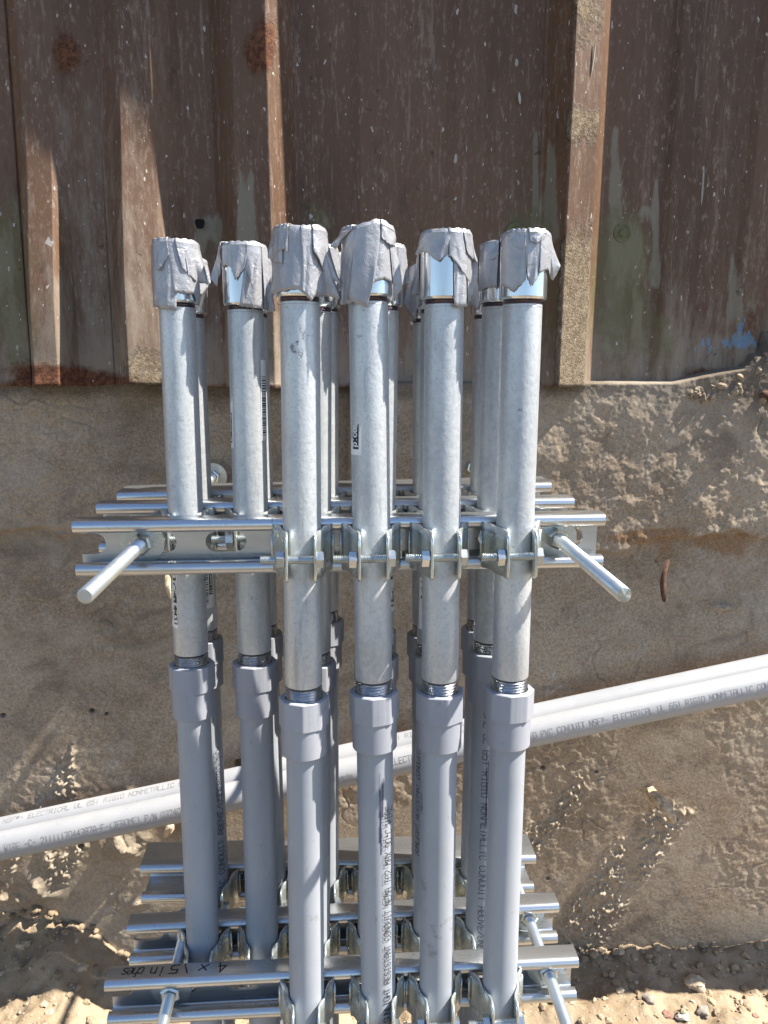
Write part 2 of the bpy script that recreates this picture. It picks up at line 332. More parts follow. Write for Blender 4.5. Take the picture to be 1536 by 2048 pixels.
# mostly unseen swelling added at the right to keep light off the face
d += .006*sstep(.5, 1.1, XX)
P = P0.copy(); P[..., 1] -= d*fade
rec = sstep(6, 22, np.interp(U, [-900, -200, 0, 1340, 1400, 1440, 1478, 1500, 1518, 1536, 1700, 2400], [772, 772, 772, 773, 760, 752, 746, 722, 712, 690, 660, 720])-V)
P[..., 1] += .05*rec
att = {'splat_sun': np.clip(band*sstep(.02, .15, bmp)*1.2+sstep(.25, .6, lumps), 0, 1),  # mortar lumps plus the painted sunlight bands
       'rust': .8*ell(U, V, 1440, 1070+40*fbm(XX, ZZ, 14, 4, 91), 110, 18)+.8*ell(U, V, 1300, 1066, 70, 20)+.8*ell(U, V, 1245, 1070, 50, 12)+.7*ell(U, V, 1320, 1110, 30, 26)+.6*ell(U, V, 1500, 1115, 60, 30)+.7*ell(U, V, 1300, 1620, 12, 26)+.4*ell(U, V, 350, 1220, 40, 60),
       'pale': .75*ell(U, V, 1100, 1370, 50, 60)+.6*ell(U, V, 1130, 1250, 60, 25)+.7*ell(U, V, 490, 1310, 60, 50)+.4*ell(U, V, 1090, 1530, 40, 40)+.5*ell(U, V, 1420, 1220, 60, 20)+.35*ell(U, V, 40, 960, 50, 40)+.25*band,  # last term paints the sunlight bands paler
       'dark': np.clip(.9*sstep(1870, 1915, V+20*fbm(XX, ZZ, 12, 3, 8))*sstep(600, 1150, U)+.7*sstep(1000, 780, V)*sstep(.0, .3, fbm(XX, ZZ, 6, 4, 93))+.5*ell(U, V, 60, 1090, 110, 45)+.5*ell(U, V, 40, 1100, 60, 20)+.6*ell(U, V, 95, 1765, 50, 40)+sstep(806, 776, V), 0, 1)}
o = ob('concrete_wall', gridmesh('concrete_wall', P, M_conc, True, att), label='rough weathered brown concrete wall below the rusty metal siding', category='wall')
# keep a real thickness behind the face
bx = [(-3, WALLY+.02, -1.2), (3.2, WALLY+.02, -1.2), (3.2, WALLY+.25, -1.2), (-3, WALLY+.25, -1.2), (-3, WALLY+.02, 1.6), (3.2, WALLY+.02, 1.6), (3.2, WALLY+.25, 1.6), (-3, WALLY+.25, 1.6)]
BOXF = [(0, 3, 2, 1), (4, 5, 6, 7), (0, 1, 5, 4), (1, 2, 6, 5), (2, 3, 7, 6), (3, 0, 4, 7)]
ob('wall_core', mesh('wall_core', bx, BOXF, M_conc), Matrix(), o)
# ground
gx = axis(-.62, .68, .004, 400, .01); gy = axis(-.15, .42, .004, 400, .01); gy = gy[gy < .45]
def far(a, lo, hi): return np.concatenate([[-900, -200, -60, -20, -8], a, [8, 20, 60, 200, 900]]) if hi else np.concatenate([[-900, -200, -60, -20, -8], a])
gx = far(gx, 1, 1); gy = far(gy, 1, 0)
GX, GY = np.meshgrid(gx, gy, indexing='ij'); GP = np.stack([GX, GY, ground_h(GX, GY)], -1)
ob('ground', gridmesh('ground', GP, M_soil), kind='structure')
ob('ground_behind', mesh('ground_behind', [(-900, .44, GZ-.01), (900, .44, GZ-.01), (900, 900, GZ-.01), (-900, 900, GZ-.01)], [(0, 1, 2, 3)], M_soil), kind='structure')

# metal siding: ribbed sheet
SY0, SEPS = .371, .035
def sx(u, v=500):                           # X on the siding plane for a pixel column
    y = SY0
    for _ in range(4): p = at(u, v, y); y = SY0+SEPS*p.x
    return p.x
ribs = [(-.285-.137*0, .0, 0)]
def crown(u, h, v=500):
    y = SY0
    for _ in range(5): p = at(u, v, y); y = SY0+SEPS*p.x-h
    return p.x
c1, c2, c3 = crown(280, .034), crown(510, .033), crown(1156, .036)
# each rib: centre, half top width, slope width, height
def ribdefs():
    L = [dict(c=c1, t=.017, w=.026, h=.036, hb=.042, ht=.021, zt=.36), dict(c=c2, t=.018, w=.027, h=.033), dict(c=c3, t=.0175, w=.019, h=.034)]
    L += [dict(c=sx(92), t=.013, w=.013, h=.030, hb=.034, ht=.008, zt=.34), dict(c=sx(1352), t=.015, w=.009, h=.006), dict(c=sx(1505), t=.012, w=.009, h=.006), dict(c=sx(750), t=.016, w=.010, h=.0035), dict(c=sx(935), t=.016, w=.010, h=.0035)]
    for k in (1, 2, 3, 4): L.append(dict(c=c3+.388*k, t=.017, w=.027, h=.033)); L.append(dict(c=c1-.25-.388*(k-1), t=.017, w=.027, h=.033))
    return L
RD = ribdefs()
xs = set(np.round(axis(-.62, .70, .003, 1.9, .02), 4))
for r_ in RD:
    for e in (-1, 1):
        for k in (r_['t']-.0006, r_['t']+.0006, r_['t']+r_['w']): xs.add(round(r_['c']+e*k, 5))
xs = np.array(sorted(xs)); zs = axis(.060, .50, .004, 1.0, .01); zs = zs[zs > .059]
SX, SZ = np.meshgrid(xs, zs, indexing='ij')
def ribh(x, z, r_):
    a = np.abs(x-r_['c']); base = np.clip(1-(a-r_['t'])/r_['w'], 0, 1)*r_['h']
    if 'hb' in r_: base = base/r_['h']*(r_['hb']+(r_['ht']-r_['hb'])*sstep(.10, r_['zt'], z))
    return base
H = np.zeros_like(SX)
for r_ in RD: H = np.maximum(H, ribh(SX, SZ, r_))
tz = sstep(.08, .45, SZ)
def toptilt(i, amt):                        # tilt added to rib crowns to catch or lose the sun: one edge proud
    r_ = RD[i]; s = np.clip((SX-r_['c'])/r_['t'], -1, 1); return amt*s*np.clip(1-(np.abs(SX-r_['c'])-r_['t'])/r_['w'], 0, 1)
H += toptilt(0, -.0060*sstep(.40, .24, SZ)+.003*sstep(.3, .4, SZ)); H += toptilt(1, .0034); H += toptilt(2, -.0090)
r3 = RD[2]; H += .004*tz*(np.abs(SX-r3['c']) < r3['t']+r3['w'])*np.clip(1-(np.abs(SX-r3['c'])-r3['t'])/r3['w'], 0, 1)
H += .0012*fbm(SX, SZ*.4, 9, 3, 5)
TWI = np.interp(SZ, [.06, .47, 1.4], [0, 1, 1]); YS = SY0+SEPS*SX-H-TWI*.030*np.clip(SX-.30, -1.2, .6)
PS = np.stack([SX, YS, SZ], -1)
PSf = PS.copy(); PSf[..., 1] = SY0+SEPS*SX
u, v = pix(PS.reshape(-1, 3)); u = u.reshape(SX.shape); v = v.reshape(SX.shape)
# lower edge of the sheet (torn and rusted at the right)
def vbot(u_): return np.interp(u_, [-200, 0, 180, 260, 330, 560, 900, 1340, 1372, 1400, 1440, 1478, 1500, 1518, 1536, 1700, 2400], [772, 772, 771, 766, 772, 775, 776, 773, 776, 760, 752, 746, 722, 712, 690, 660, 720])
fb = vbot(u[:, 0]+0)
for i in range(len(xs)):
    for j in range(len(zs)):
        pass
zb = np.array([at(u[i, 0], fb[i], YS[i, 0]).z for i in range(len(xs))])+.0015*fbm(xs, xs*0, 40, 3, 9)
PS[..., 2] = zb[:, None]+(SZ-zs[0])*((zs[-1]-zb)/(zs[-1]-zs[0]))[:, None]
# bottom lip curls
cl = np.exp(-(PS[..., 2]-zb[:, None])/.006); PS[..., 1] -= .002*cl*(1+2*fbm(SX, SX*0, 14, 3, 15))
u, v = pix(PS.reshape(-1, 3)); u = u.reshape(SX.shape); v = v.reshape(SX.shape)
def wedge(cx, top, bot, w0, w1): t = np.clip((v-top)/(bot-top), 0, 1); return np.exp(-((u-cx)/(w0+(w1-w0)*t))**2)*sstep(top-10, top+40, v)*sstep(bot+60, bot-10, v)
att = {'moss': .9*ell(u, v, 15, 520, 55, 170)+.5*ell(u, v, 40, 690, 40, 80)+.75*ell(u, v, 640, 445, 36, 45)+.7*ell(u, v, 1040, 455, 60, 60)+.85*ell(u, v, 1245, 480, 50, 75)+.8*ell(u, v, 1240, 620, 75, 140)+.5*ell(u, v, 1100, 600, 50, 150)+.5*ell(u, v, 540, 700, 40, 60)+.5*ell(u, v, 1330, 680, 40, 60)+.4*ell(u, v, 440, 500, 60, 70),
       'grey': .75*wedge(482, 320, 500, 6, 14)+.8*wedge(503, 320, 520, 5, 20)+.75*ell(u, v, 425, 455, 34, 36)+.6*ell(u, v, 400, 560, 50, 80)+.9*wedge(1071, 240, 470, 4, 10)+.9*wedge(1101, 260, 470, 6, 22)+.85*wedge(1230, 230, 700, 8, 40)+.8*wedge(1312, 340, 560, 3, 14)+.65*ell(u, v, 1290, 425, 22, 26)+.5*ell(u, v, 1465, 560, 20, 90)+.6*ell(u, v, 1500, 640, 50, 80)+.5*ell(u, v, 170, 640, 60, 60)+.45*ell(u, v, 60, 590, 20, 160),
       'dust': .20+.3*sstep(300, 720, v)+.3*ell(u, v, 1250, 300, 300, 400)*0+.25*ell(u, v, 200, 300, 150, 400)+.2*sstep(600, 770, v)-.25*ell(u, v, 820, 300, 260, 300),
       'rust': 1.0*ell(u, v, 132, 110, 36, 58)+.6*ell(u, v, 217, 140, 14, 16)+1.0*ell(u, v, 515, 105, 34, 55)+.9*sstep(725, 770, v)*sstep(20, 60, u)*sstep(360, 300, u)+.75*ell(u, v, 90, 740, 120, 30)+.65*sstep(755, 772, v)+.9*ell(u, v, 1405, 752, 60, 26)+.7*ell(u, v, 1500, 650, 40, 70)+.55*ell(u, v, 1400, 610, 40, 30)+.5*ell(u, v, 540, 60, 30, 80),
       'scale': sstep(1128, 1136, u+0*v)*0+1.0*(np.abs(SX-c3) < .020)*np.maximum.reduce([sstep(400, 540, v), ell(u, v, 1168, 20, 60, 60)*.8, ell(u, v, 1160, 245, 60, 36)*1.0])+.9*ell(u, v, 290, 745, 45, 50),
       'blue': .9*ell(u, v, 1400, 690, 50, 24)+1.0*ell(u, v, 1490, 690, 50, 20)+.8*ell(u, v, 1485, 650, 30, 30)}
sid = thing('metal_siding', 'rusty brown ribbed metal siding with moss stains hanging over the concrete wall', 'siding', (0, SY0, .08))
ob('ribbed_sheet', gridmesh('ribbed_sheet', PS, M_sid, True, att), Matrix(), sid, solid=.0008)
def hexbolt(af, th, bore=0):
    V = []; Fs = []
    for z in (0, th*.85):
        for k in range(6): a = math.pi/3*k+.3; V.append((af/math.sqrt(3)*math.cos(a), af/math.sqrt(3)*math.sin(a), z))
    for k in range(6): a = math.pi/3*k+.3; V.append((af*.46*math.cos(a), af*.46*math.sin(a), th))
    for r_ in range(2):
        for k in range(6): Fs.append((r_*6+k, r_*6+(k+1) % 6, r_*6+6+(k+1) % 6, r_*6+6+k))
    Fs.append(tuple(range(12, 18))); Fs.append(tuple(reversed(range(6)))); return V, Fs
TOFRONT = Matrix.Rotation(R(90), 4, 'X')    # local z -> -Y (towards the viewer)
def fsid(u_, v_, h=0):
    y = SY0
    for _ in range(4): p = at(u_, v_, y); y = SY0+SEPS*p.x-h
    return p
M_brass = plain('tarnished screw', (.36, .30, .16), .4, .8)
M_mossy = plain('mossy screw', (.14, .14, .07), .9)
for (u_, v_, mt, lb) in ((637, 459, M_brass, 'golden hex head'), (1244, 466, M_mossy, None), (1029, 465, M_mossy, None)):
    p = fsid(u_, v_, .001); M = Matrix.Translation(p) @ TOFRONT
    s = ob('screw', mesh('screw', *hexbolt(.0082, .004), mt), M, sid)
    if lb: s['label'] = lb
    vv, ff = lathe([(.0068 if mt is M_brass else .0105, 0), (.0066 if mt is M_brass else .0102, .0012), (.003, .0016)], 20)
    ob('washer', smooth_angle(mesh('screw_washer', vv, ff, M_mossy)), M, s)
p = fsid(400, 448, .0006)
hv = [(p.x+.0052*math.cos(a)*(1+.15*math.sin(3*a)), p.y-.0004, p.z+.0062*math.sin(a)*(1+.2*math.cos(2*a))) for a in np.linspace(0, 6.28, 15)[:-1]]
ob('screw_hole', mesh('screw_hole', hv+[(a, b-.0012, c) for a, b, c in hv], [tuple(range(14))]+[(k, (k+1) % 14, 14+(k+1) % 14, 14+k) for k in range(14)], plain('hole black', (.006, .005, .005), 1)), Matrix(), sid)
# long dried drips on the sheet
DR = []
for (ua, va, ub, vb, w_) in ((1191, 85, 1182, 152, .0016), (1136, 305, 1121, 438, .0022), (1408, 322, 1402, 412, .0028), (1470, 368, 1470, 400, .0012), (1038, 185, 1040, 208, .0028), (1363, 510, 1359, 528, .001), (1313, 590, 1315, 610, .0012)):
    h = .035 if 1120 < ua < 1195 else .0015
    a, b = fsid(ua, va, h), fsid(ub, vb, h)
    n_ = 7; pts = [a.lerp(b, k/(n_-1))+Vector((0, -.0006, 0)) for k in range(n_)]
    DR.append(tube([tuple(x) for x in pts], [w_*.12+w_*.45*math.sin(math.pi*min(1, (k+.4)/n_)) for k in range(n_)], 6))
M_drip = plain('dried splash', (.42, .39, .33), .8)
for vv, ff in DR: ob('dried_drip', mesh('dried_drip', vv, ff, M_drip), Matrix(), sid)

# ------------------------------------------------------------------ stroke lettering
G = {'A': '0,0 0,4 1,6 3,6 4,4 4,0;0,2.6 4,2.6', 'B': '0,0 0,6 3,6 4,5 4,4 3,3.2 0,3.2;3,3.2 4,2.3 4,1 3,0 0,0', 'C': '4,5 3,6 1,6 0,5 0,1 1,0 3,0 4,1', 'D': '0,0 0,6 3,6 4,5 4,1 3,0 0,0',
     'E': '4,6 0,6 0,0 4,0;0,3 3,3', 'F': '4,6 0,6 0,0;0,3 3,3', 'G': '4,5 3,6 1,6 0,5 0,1 1,0 4,0 4,3 2.4,3', 'H': '0,0 0,6;4,0 4,6;0,3 4,3', 'I': '2,0 2,6;1,0 3,0;1,6 3,6', 'J': '1,6 4,6;3,6 3,1 2,0 1,0 0,1',
     'K': '0,0 0,6;4,6 0,3 4,0', 'L': '0,6 0,0 4,0', 'M': '0,0 0,6 2,3.5 4,6 4,0', 'N': '0,0 0,6 4,0 4,6', 'O': '1,0 0,1 0,5 1,6 3,6 4,5 4,1 3,0 1,0', 'P': '0,0 0,6 3,6 4,5 4,4 3,3 0,3',
     'Q': '1,0 0,1 0,5 1,6 3,6 4,5 4,1 3,0 1,0;2.5,1.5 4,0', 'R': '0,0 0,6 3,6 4,5 4,4 3,3 0,3;2,3 4,0', 'S': '4,5 3,6 1,6 0,5 0,4 1,3 3,3 4,2 4,1 3,0 1,0 0,1', 'T': '0,6 4,6;2,6 2,0',
     'U': '0,6 0,1 1,0 3,0 4,1 4,6', 'V': '0,6 2,0 4,6', 'W': '0,6 .8,0 2,3 3.2,0 4,6', 'X': '0,0 4,6;0,6 4,0', 'Y': '0,6 2,3 4,6;2,3 2,0', 'Z': '0,6 4,6 0,0 4,0',
     '0': '1,0 0,1 0,5 1,6 3,6 4,5 4,1 3,0 1,0', '1': '2,0 2,6', '2': '0,5 1,6 3,6 4,5 4,4 0,0 4,0', '3': '0,5 1,6 3,6 4,5 4,4 3,3 1.5,3;3,3 4,2 4,1 3,0 1,0 0,1', '4': '3,0 3,6 0,2 4,2', '5': '4,6 0,6 0,3.5 3,3.5 4,2.5 4,1 3,0 0,0',
     '6': '3.6,6 1,6 0,4.5 0,1 1,0 3,0 4,1 4,2.6 3,3.4 0,3.4', '7': '0,6 4,6 1.5,0', '8': '1,3 0,4 0,5 1,6 3,6 4,5 4,4 3,3 1,3 0,2 0,1 1,0 3,0 4,1 4,2 3,3', '9': '.4,0 3,0 4,1.5 4,5 3,6 1,6 0,5 0,3.6 1,2.8 4,2.8',
     '-': '.6,3 3.4,3', '/': '0,0 4,6', '(': '3,6 1.6,4.5 1.6,1.5 3,0', ')': '1,6 2.4,4.5 2.4,1.5 1,0', '.': '1.8,0 2.2,0', '"': '1.4,6 1.4,4.6;2.6,6 2.6,4.6', '*': '1.2,4.4 2,5.4 2.8,4.4 2,3.6 1.2,4.4', 'o': '1,0 0,1 0,3 1,4 3,4 4,3 4,1 3,0 1,0', '@': '1,2.4 .4,3 .4,5 1,5.7 3,5.7 3.6,5 3.6,3 3,2.4 1,2.4;1.4,3 1.4,5 2.4,5 2.4,4 1.4,4;2,4 2.6,3',
     'a': '0,3.4 1,4 3,4 3.6,3 3.6,0;3.6,2.4 1,2.4 0,1.4 0,.6 1,0 2.6,0 3.6,1', 'c': '4,3.2 3,4 1,4 0,3 0,1 1,0 3,0 4,.8', 'd': '4,6 4,0;4,3 3,4 1,4 0,3 0,1 1,0 3,0 4,1', 'e': '0,2 4,2 4,3 3,4 1,4 0,3 0,1 1,0 3.6,0', 'h': '0,6 0,0;0,3 1,4 3,4 4,3 4,0',
     'i': '2,0 2,4;2,5.4 2,5.9', 'l': '2,6 2,0', 'm': '0,0 0,4;0,3.2 1,4 1.7,4 2,3.3 2,0;2,3.3 2.6,4 3.4,4 4,3.2 4,0', 'n': '0,4 0,0;0,3 1,4 3,4 4,3 4,0', 'p': '0,-1.8 0,4;0,3 1,4 3,4 4,3 4,1 3,0 1,0 0,1', 't': '1.6,5.4 1.6,1 2.4,0 3.4,0;.4,4 3.4,4', 's': '3.6,3.4 2.8,4 1,4 .2,3.2 1,2.2 3,1.8 3.8,.9 3,0 .8,0 0,.6', 'x': '0,0 4,4;0,4 4,0'}
def strokes(text, u0, v0, h, pitch, sw, wid=None, wob=0, slant=0, jit=None):
    """quads in (u, v): u along the line, v upwards, from u0, baseline v0"""
    out = []; k = h/6; wx = (wid if wid else pitch*.72)/4
    for ci, ch in enumerate(text):
        g = G.get(ch)
        if not g: continue
        dv = random.uniform(-wob, wob)
        for pl in g.split(';'):
            p = [tuple(map(float, s.split(','))) for s in pl.split()]
            p = [(u0+ci*pitch+x*wx+slant*y*k, v0+dv+y*k) for x, y in p]
            for (x1, y1), (x2, y2) in zip(p, p[1:]):
                L = math.hypot(x2-x1, y2-y1) or 1e-9; ex, ey = (x2-x1)/L*sw/2, (y2-y1)/L*sw/2
                n_ = max(1, int(L/.0016)); 
                for s in range(n_):
                    a0, a1 = s/n_, (s+1)/n_
                    ax, ay = x1+(x2-x1)*a0-ex*(s == 0), y1+(y2-y1)*a0-ey*(s == 0); bx_, by_ = x1+(x2-x1)*a1+ex*(s == n_-1), y1+(y2-y1)*a1+ey*(s == n_-1)
                    out.append([(ax-ey, ay+ex), (ax+ey, ay-ex), (bx_+ey, by_-ex), (bx_-ey, by_+ex)])
    return out
def rectq(u0, u1, v0, v1, nv=1, nu=1):
    return [[(u0+(u1-u0)*a/nu, v0+(v1-v0)*b/nv), (u0+(u1-u0)*(a+1)/nu, v0+(v1-v0)*b/nv), (u0+(u1-u0)*(a+1)/nu, v0+(v1-v0)*(b+1)/nv), (u0+(u1-u0)*a/nu, v0+(v1-v0)*(b+1)/nv)] for a in range(nu) for b in range(nv)]
def wrapmesh(name, layers, r, th0, up=True):
    """layers: [(quads, material, lift)]; th0 = angle of v=0 (0 = facing the viewer, + right); up: line reads upwards"""
    V = []; Fs = []; mi = []; mats = []
    for li, (qs, m, lift) in enumerate(layers):
        if m not in mats: mats.append(m)
        for qd in qs:
            n = len(V); pts = []
            for (u_, v_) in qd:
                th = th0+(-v_/r if up else v_/r); z = u_ if up else -u_
                pts.append(((r+lift)*math.sin(th), -(r+lift)*math.cos(th), z))
            # keep the outside facing out
            a, b, c = (Vector(pts[i]) for i in (0, 1, 2)); nrm = (b-a).cross(c-a)
            if nrm.dot(Vector((a.x, a.y, 0))) < 0: pts.reverse()
            V += pts; Fs.append((n, n+1, n+2, n+3)); mi.append(mats.index(m))
    return mesh(name, V, Fs, mats, False, mi)

# ------------------------------------------------------------------ shared pieces
def thread(r, z0, z1, pitch, depth=.0007, seg=28):
    prof = []; z = z0; s = 1 if z1 > z0 else -1; k = 0
    while (z-z1)*s < 0:
        prof.append((r-depth if k % 2 else r, z)); z += s*pitch/2; k += 1
    return prof
def revz(p): return p if p[0][1] > p[-1][1] else p[::-1]
RP = .01335
coupling_me = smooth_angle(mesh('coupling', *lathe([(.0134, 0), (.0152, 0), (.0161, -.0012), (.0161, -.0400), (.0154, -.0412), (.0150, -.0416), (.0134, -.0416)], 56), M_chrome), 30)
upthread_me = smooth_angle(mesh('thread', *lathe(revz(thread(.01345, -.0465, -.041, .0018, .0006)), 40), M_thread), 60)
lothread_me = smooth_angle(mesh('thread', *lathe(revz(thread(.01335, -.001, .0085, .0021, .0009)), 40), M_thread2), 50)
def adapter():
    V = []; Fs = []; seg = 64
    def ring(rf, z):
        n = len(V)
        for k in range(seg): a = 2*math.pi*k/seg; r_ = rf(a); V.append((r_*math.sin(a), -r_*math.cos(a), z))
        return n
    def octr(a):
        b = (a+.25) % (math.pi/4)-math.pi/8; flat = .0172/math.cos(b)
        return min(flat, .01738)+(.0007 if abs(abs(b)-math.pi/8) < .075 else 0)
    body = lambda a: .0164
    rs = [ring(lambda a: .0136, .0), ring(lambda a: octr(a)-.0006, .0), ring(octr, -.0006), ring(octr, -.0205), ring(lambda a: .0166, -.0209), ring(body, -.0212), ring(body, -.0425), ring(lambda a: .0160, -.0432), ring(lambda a: .01345, -.0434)]
    for a, b in zip(rs, rs[1:]):
        for k in range(seg): Fs.append((a+k, b+k, b+(k+1) % seg, a+(k+1) % seg))
    return V, Fs
adapter_me = smooth_angle(mesh('pvc_adapter', *adapter(), M_adapt), 28)

def build_tape_flap(topL, topR, bots, layer, Rc, rnd, z_top=0, backness=0):
    """one strip of tape from the rim down: bots = [(x in cap radii, mm down)...] left to right"""
    na, ntt = 17, 15; P = np.zeros((na, ntt+3, 3)); bx_ = [b[0] for b in bots]; n = len(bots)
    R0 = Rc+.0003*layer
    ph = rnd.uniform(0, 6.28); kk = rnd.uniform(1.2, 3.2); ph2 = rnd.uniform(0, 6.28)
    for i in range(na):
        a = i/(na-1); s = a*(n-1); j = min(int(s), n-2); f = s-j
        xb = bots[j][0]*(1-f)+bots[j+1][0]*f; yb = bots[j][1]*(1-f)+bots[j+1][1]*f+.5*math.sin(a*29+ph)*.5+.35*rnd.uniform(-1, 1)
        xt = topL+(topR-topL)*a
        tt = math.asin(max(-1, min(1, xt))); rb = max(R0*1.0, abs(xb)*Rc*1.03); tb = math.asin(max(-1, min(1, xb*Rc/rb)))
        for jn in range(-3, ntt):
            if jn < 0:                      # over the rim onto the top
                r_ = R0*(.55+.15*(jn+3)) if jn > -3 else R0*.5; r_ = R0*[.5, .8, .965][jn+3]; zz = z_top+.0003*layer+(.0004 if jn < -1 else -.0001)
                P[i, jn+3] = (r_*math.sin(tt), -r_*math.cos(tt), zz+.0004*math.sin(kk*6*a+ph)); continue
            t = jn/(ntt-1); te = t**1.15; th = tt+(tb-tt)*te
            fl = (rb-R0)*t**1.4
            tri = lambda q_: abs((q_/3.1416) % 2-1)*2-1
            pl = .0006*tri(kk*4.2*a+ph+.8*t)*min(1, t*1.8)+.0004*tri(8*a-6*t+ph2)*t
            sharp = .0007*max(0, tri(kk*3*a+2.2*t+ph2))*min(1, t*2)
            r_ = R0+fl+max(-.0001, pl)*.9+sharp+.0002
            if t < .06: r_ = R0*.995+.0001*layer
            P[i, jn+3] = (r_*math.sin(th), -r_*math.cos(th), z_top-.0012-yb*.001*t)
    return P
def tape_cap(parent, M, flaps, seed, hump=None):
    rnd = random.Random(seed); Rc = .0165
    # flat disc of tape over the opening, slightly puckered
    V = [(0, 0, .0012)]; Fs = []; seg = 40
    for ri, r_ in enumerate((.35, .65, .9, .99, 1.0)):
        for k in range(seg):
            a = 2*math.pi*k/seg; z = (.0012, .0012, .0009, .0002, -.004)[ri]+.0004*math.sin(5*a+seed)+.0003*rnd.uniform(-1, 1)
            if hump: z += hump[1]*math.exp(-(((r_*math.sin(a)-hump[0])/.5)**2))*(1 if ri < 4 else 0)
            V.append((Rc*r_*math.sin(a), -Rc*r_*math.cos(a), z))
    for k in range(seg):
        Fs.append((0, 1+k, 1+(k+1) % seg))
        for ri in range(4): a = 1+ri*seg; Fs.append((a+k, a+seg+k, a+seg+(k+1) % seg, a+(k+1) % seg))
    cap = ob('tape_cap', mesh('tape_cap', V, Fs, M_tape, True), M, parent, solid=.0004)
    for li, (tl, tr, bots) in enumerate(flaps):
        P = build_tape_flap(tl, tr, bots, li+1, Rc, rnd)
        if hump:
            hx = P[..., 0]/Rc; P[..., 2] += hump[1]*np.exp(-((hx-hump[0])/.5)**2)*np.clip(1+P[..., 2]/.03, 0, 1)
        ob('tape_strip', smooth_angle(gridmesh('tape_strip', P, M_tape), 16), M, cap, solid=.0002)
    # strips at the back
    for k in range(3):
        a0 = -.9+.62*k; P = build_tape_flap(a0, a0+.6, [(a0-.05, rnd.uniform(14, 38)), (a0+.3, rnd.uniform(20, 42)), (a0+.65, rnd.uniform(14, 38))], k+1, Rc, rnd)
        P[..., 1] *= -1; P[..., 0] *= -1
        ob('tape_strip', smooth_angle(gridmesh('tape_strip', P, M_tape), 16), M, cap, solid=.0002)

D2, D3, DYL = .0645, .134, -.017
ZU = -.0207; ZLc = at(207, 1969, DYL).z-.0207
def rowY(row, z): return (0, D2, D3)[row]-RP+DYL*(ZU-z)/(ZU-ZLc)
def atrow(u_, v_, row):
    y = rowY(row, 0)
    for _ in range(5): p = at(u_, v_, y); y = rowY(row, p.z)
    return p
def edgept(u_, v_, row, side, r=RP):        # centre of a pipe whose right(+)/left(-) edge is seen at u_
    p = atrow(u_, v_, row); z = (p-CAMP).dot(F); off = r*FPX/z*1.02
    return atrow(u_-side*off, v_, row)
# name: row, (top point), (bottom point), v of nipple top thread, v of joint, cap flaps, label
FL = {
 'P1': [(-.98, .95, [(-1.15, 40), (-.6, 39), (-.1, 37.5), (.3, 40)]), (.6, 1.0, [(.75, 41), (1.2, 41), (1.62, 42.5)]), (.1, .7, [(.12, 39), (.45, 45), (.75, 39)]), (-1, -.55, [(-1.2, 16), (-.95, 20), (-.62, 22)]), (-.8, -.35, [(-.8, 14), (-.55, 13), (-.42, 15.5)]), (.5, 1.0, [(.55, 13), (.95, 25), (1.66, 34)])],
 'P2': [(-1, -.1, [(-1.12, 46), (-.8, 46), (-.3, 43)]), (.0, 1, [(.1, 34), (.6, 31), (1.08, 34)]), (.75, 1, [(1.0, 44), (1.15, 42), (1.32, 35)]), (-.45, .45, [(-.85, 43), (-.5, 47), (-.1, 49), (.22, 31)]), (-1, -.6, [(-1.45, 9), (-1.25, 11), (-.95, 4)]), (.45, 1, [(.5, 8), (.8, 10), (1.08, 9)])],
 'P3': [(.2, .75, [(.25, 46), (.5, 47.5), (.88, 46)]), (.7, 1, [(.85, 44), (1.0, 42), (1.1, 36)]), (-.98, .12, [(-1.2, 13), (-.85, 11), (-.42, 19), (-.02, 14)]), (.0, .65, [(.02, 15), (.45, 22), (.92, 31)]), (.55, 1, [(.75, 12), (1.0, 15), (1.3, 17)])],
 'P4': [(-.98, -.05, [(-.96, 32), (-.6, 37.5), (-.15, 30)]), (-.25, .55, [(-.1, 28), (.1, 34), (.4, 26)]), (.35, 1, [(.35, 26), (.85, 22), (1.1, 29), (1.42, 19)]), (-.75, -.2, [(-.6, 8), (-.35, 11), (-.2, 9)]), (-.1, .6, [(-.05, 6), (.2, 7), (.55, 4)])],
 'S1': [(-1, .25, [(-.98, 44), (-.6, 46), (.15, 47.5)]), (-.2, .95, [(.1, 35), (.5, 36), (.95, 35)]), (.5, .98, [(.65, 22), (1.0, 44), (1.05, 34)]), (.2, 1, [(.45, 18), (.9, 26), (1.42, 28)]), (-.75, -.1, [(-.7, 19), (-.5, 20), (-.05, 9)])],
 'S2': [(.2, 1, [(-.15, 43), (.4, 44), (.88, 44)]), (.8, 1, [(.85, 44), (1.1, 46), (1.32, 45)]), (-1, -.4, [(-.95, 15), (-.7, 14), (-.4, 16)]), (-.5, .3, [(-.45, 18), (-.28, 25), (.1, 17)]), (.2, .75, [(.2, 16), (.42, 31), (.55, 14)]), (-1, -.85, [(-1.42, 22), (-1.2, 28), (-1.0, 18)])],
 'S6': [(-1, .9, [(-1.0, 33), (-.6, 31), (.2, 33)]), (-.9, .2, [(-.95, 12), (-.5, 11), (-.1, 8)]), (-.2, .5, [(-.25, 30), (.05, 33), (.3, 20)])]}
def rndflaps(seed):
    r_ = random.Random(seed); L = []
    for k in range(5):
        a = -1+.4*k; b = min(1, a+r_.uniform(.45, .7)); e = 1.0 if abs(a) < .8 else 1.25
        L.append((a, b, [(a*e*1.05, r_.uniform(18, 42)), ((a+b)/2, r_.uniform(24, 44)), (b*(1.0 if b < .8 else 1.25), r_.uniform(16, 40))]))
    return L
C = {}
C['P1'] = (0, (600, 640), (613.5, 1950), 609, 1392, 'front conduit, leftmost of the front four, tape cap with a pointed flap to the right')
C['P2'] = (0, (737, 640), (755.5, 1900), 609, 1380, 'front conduit with humped tape cap and a white sticker down its left side')
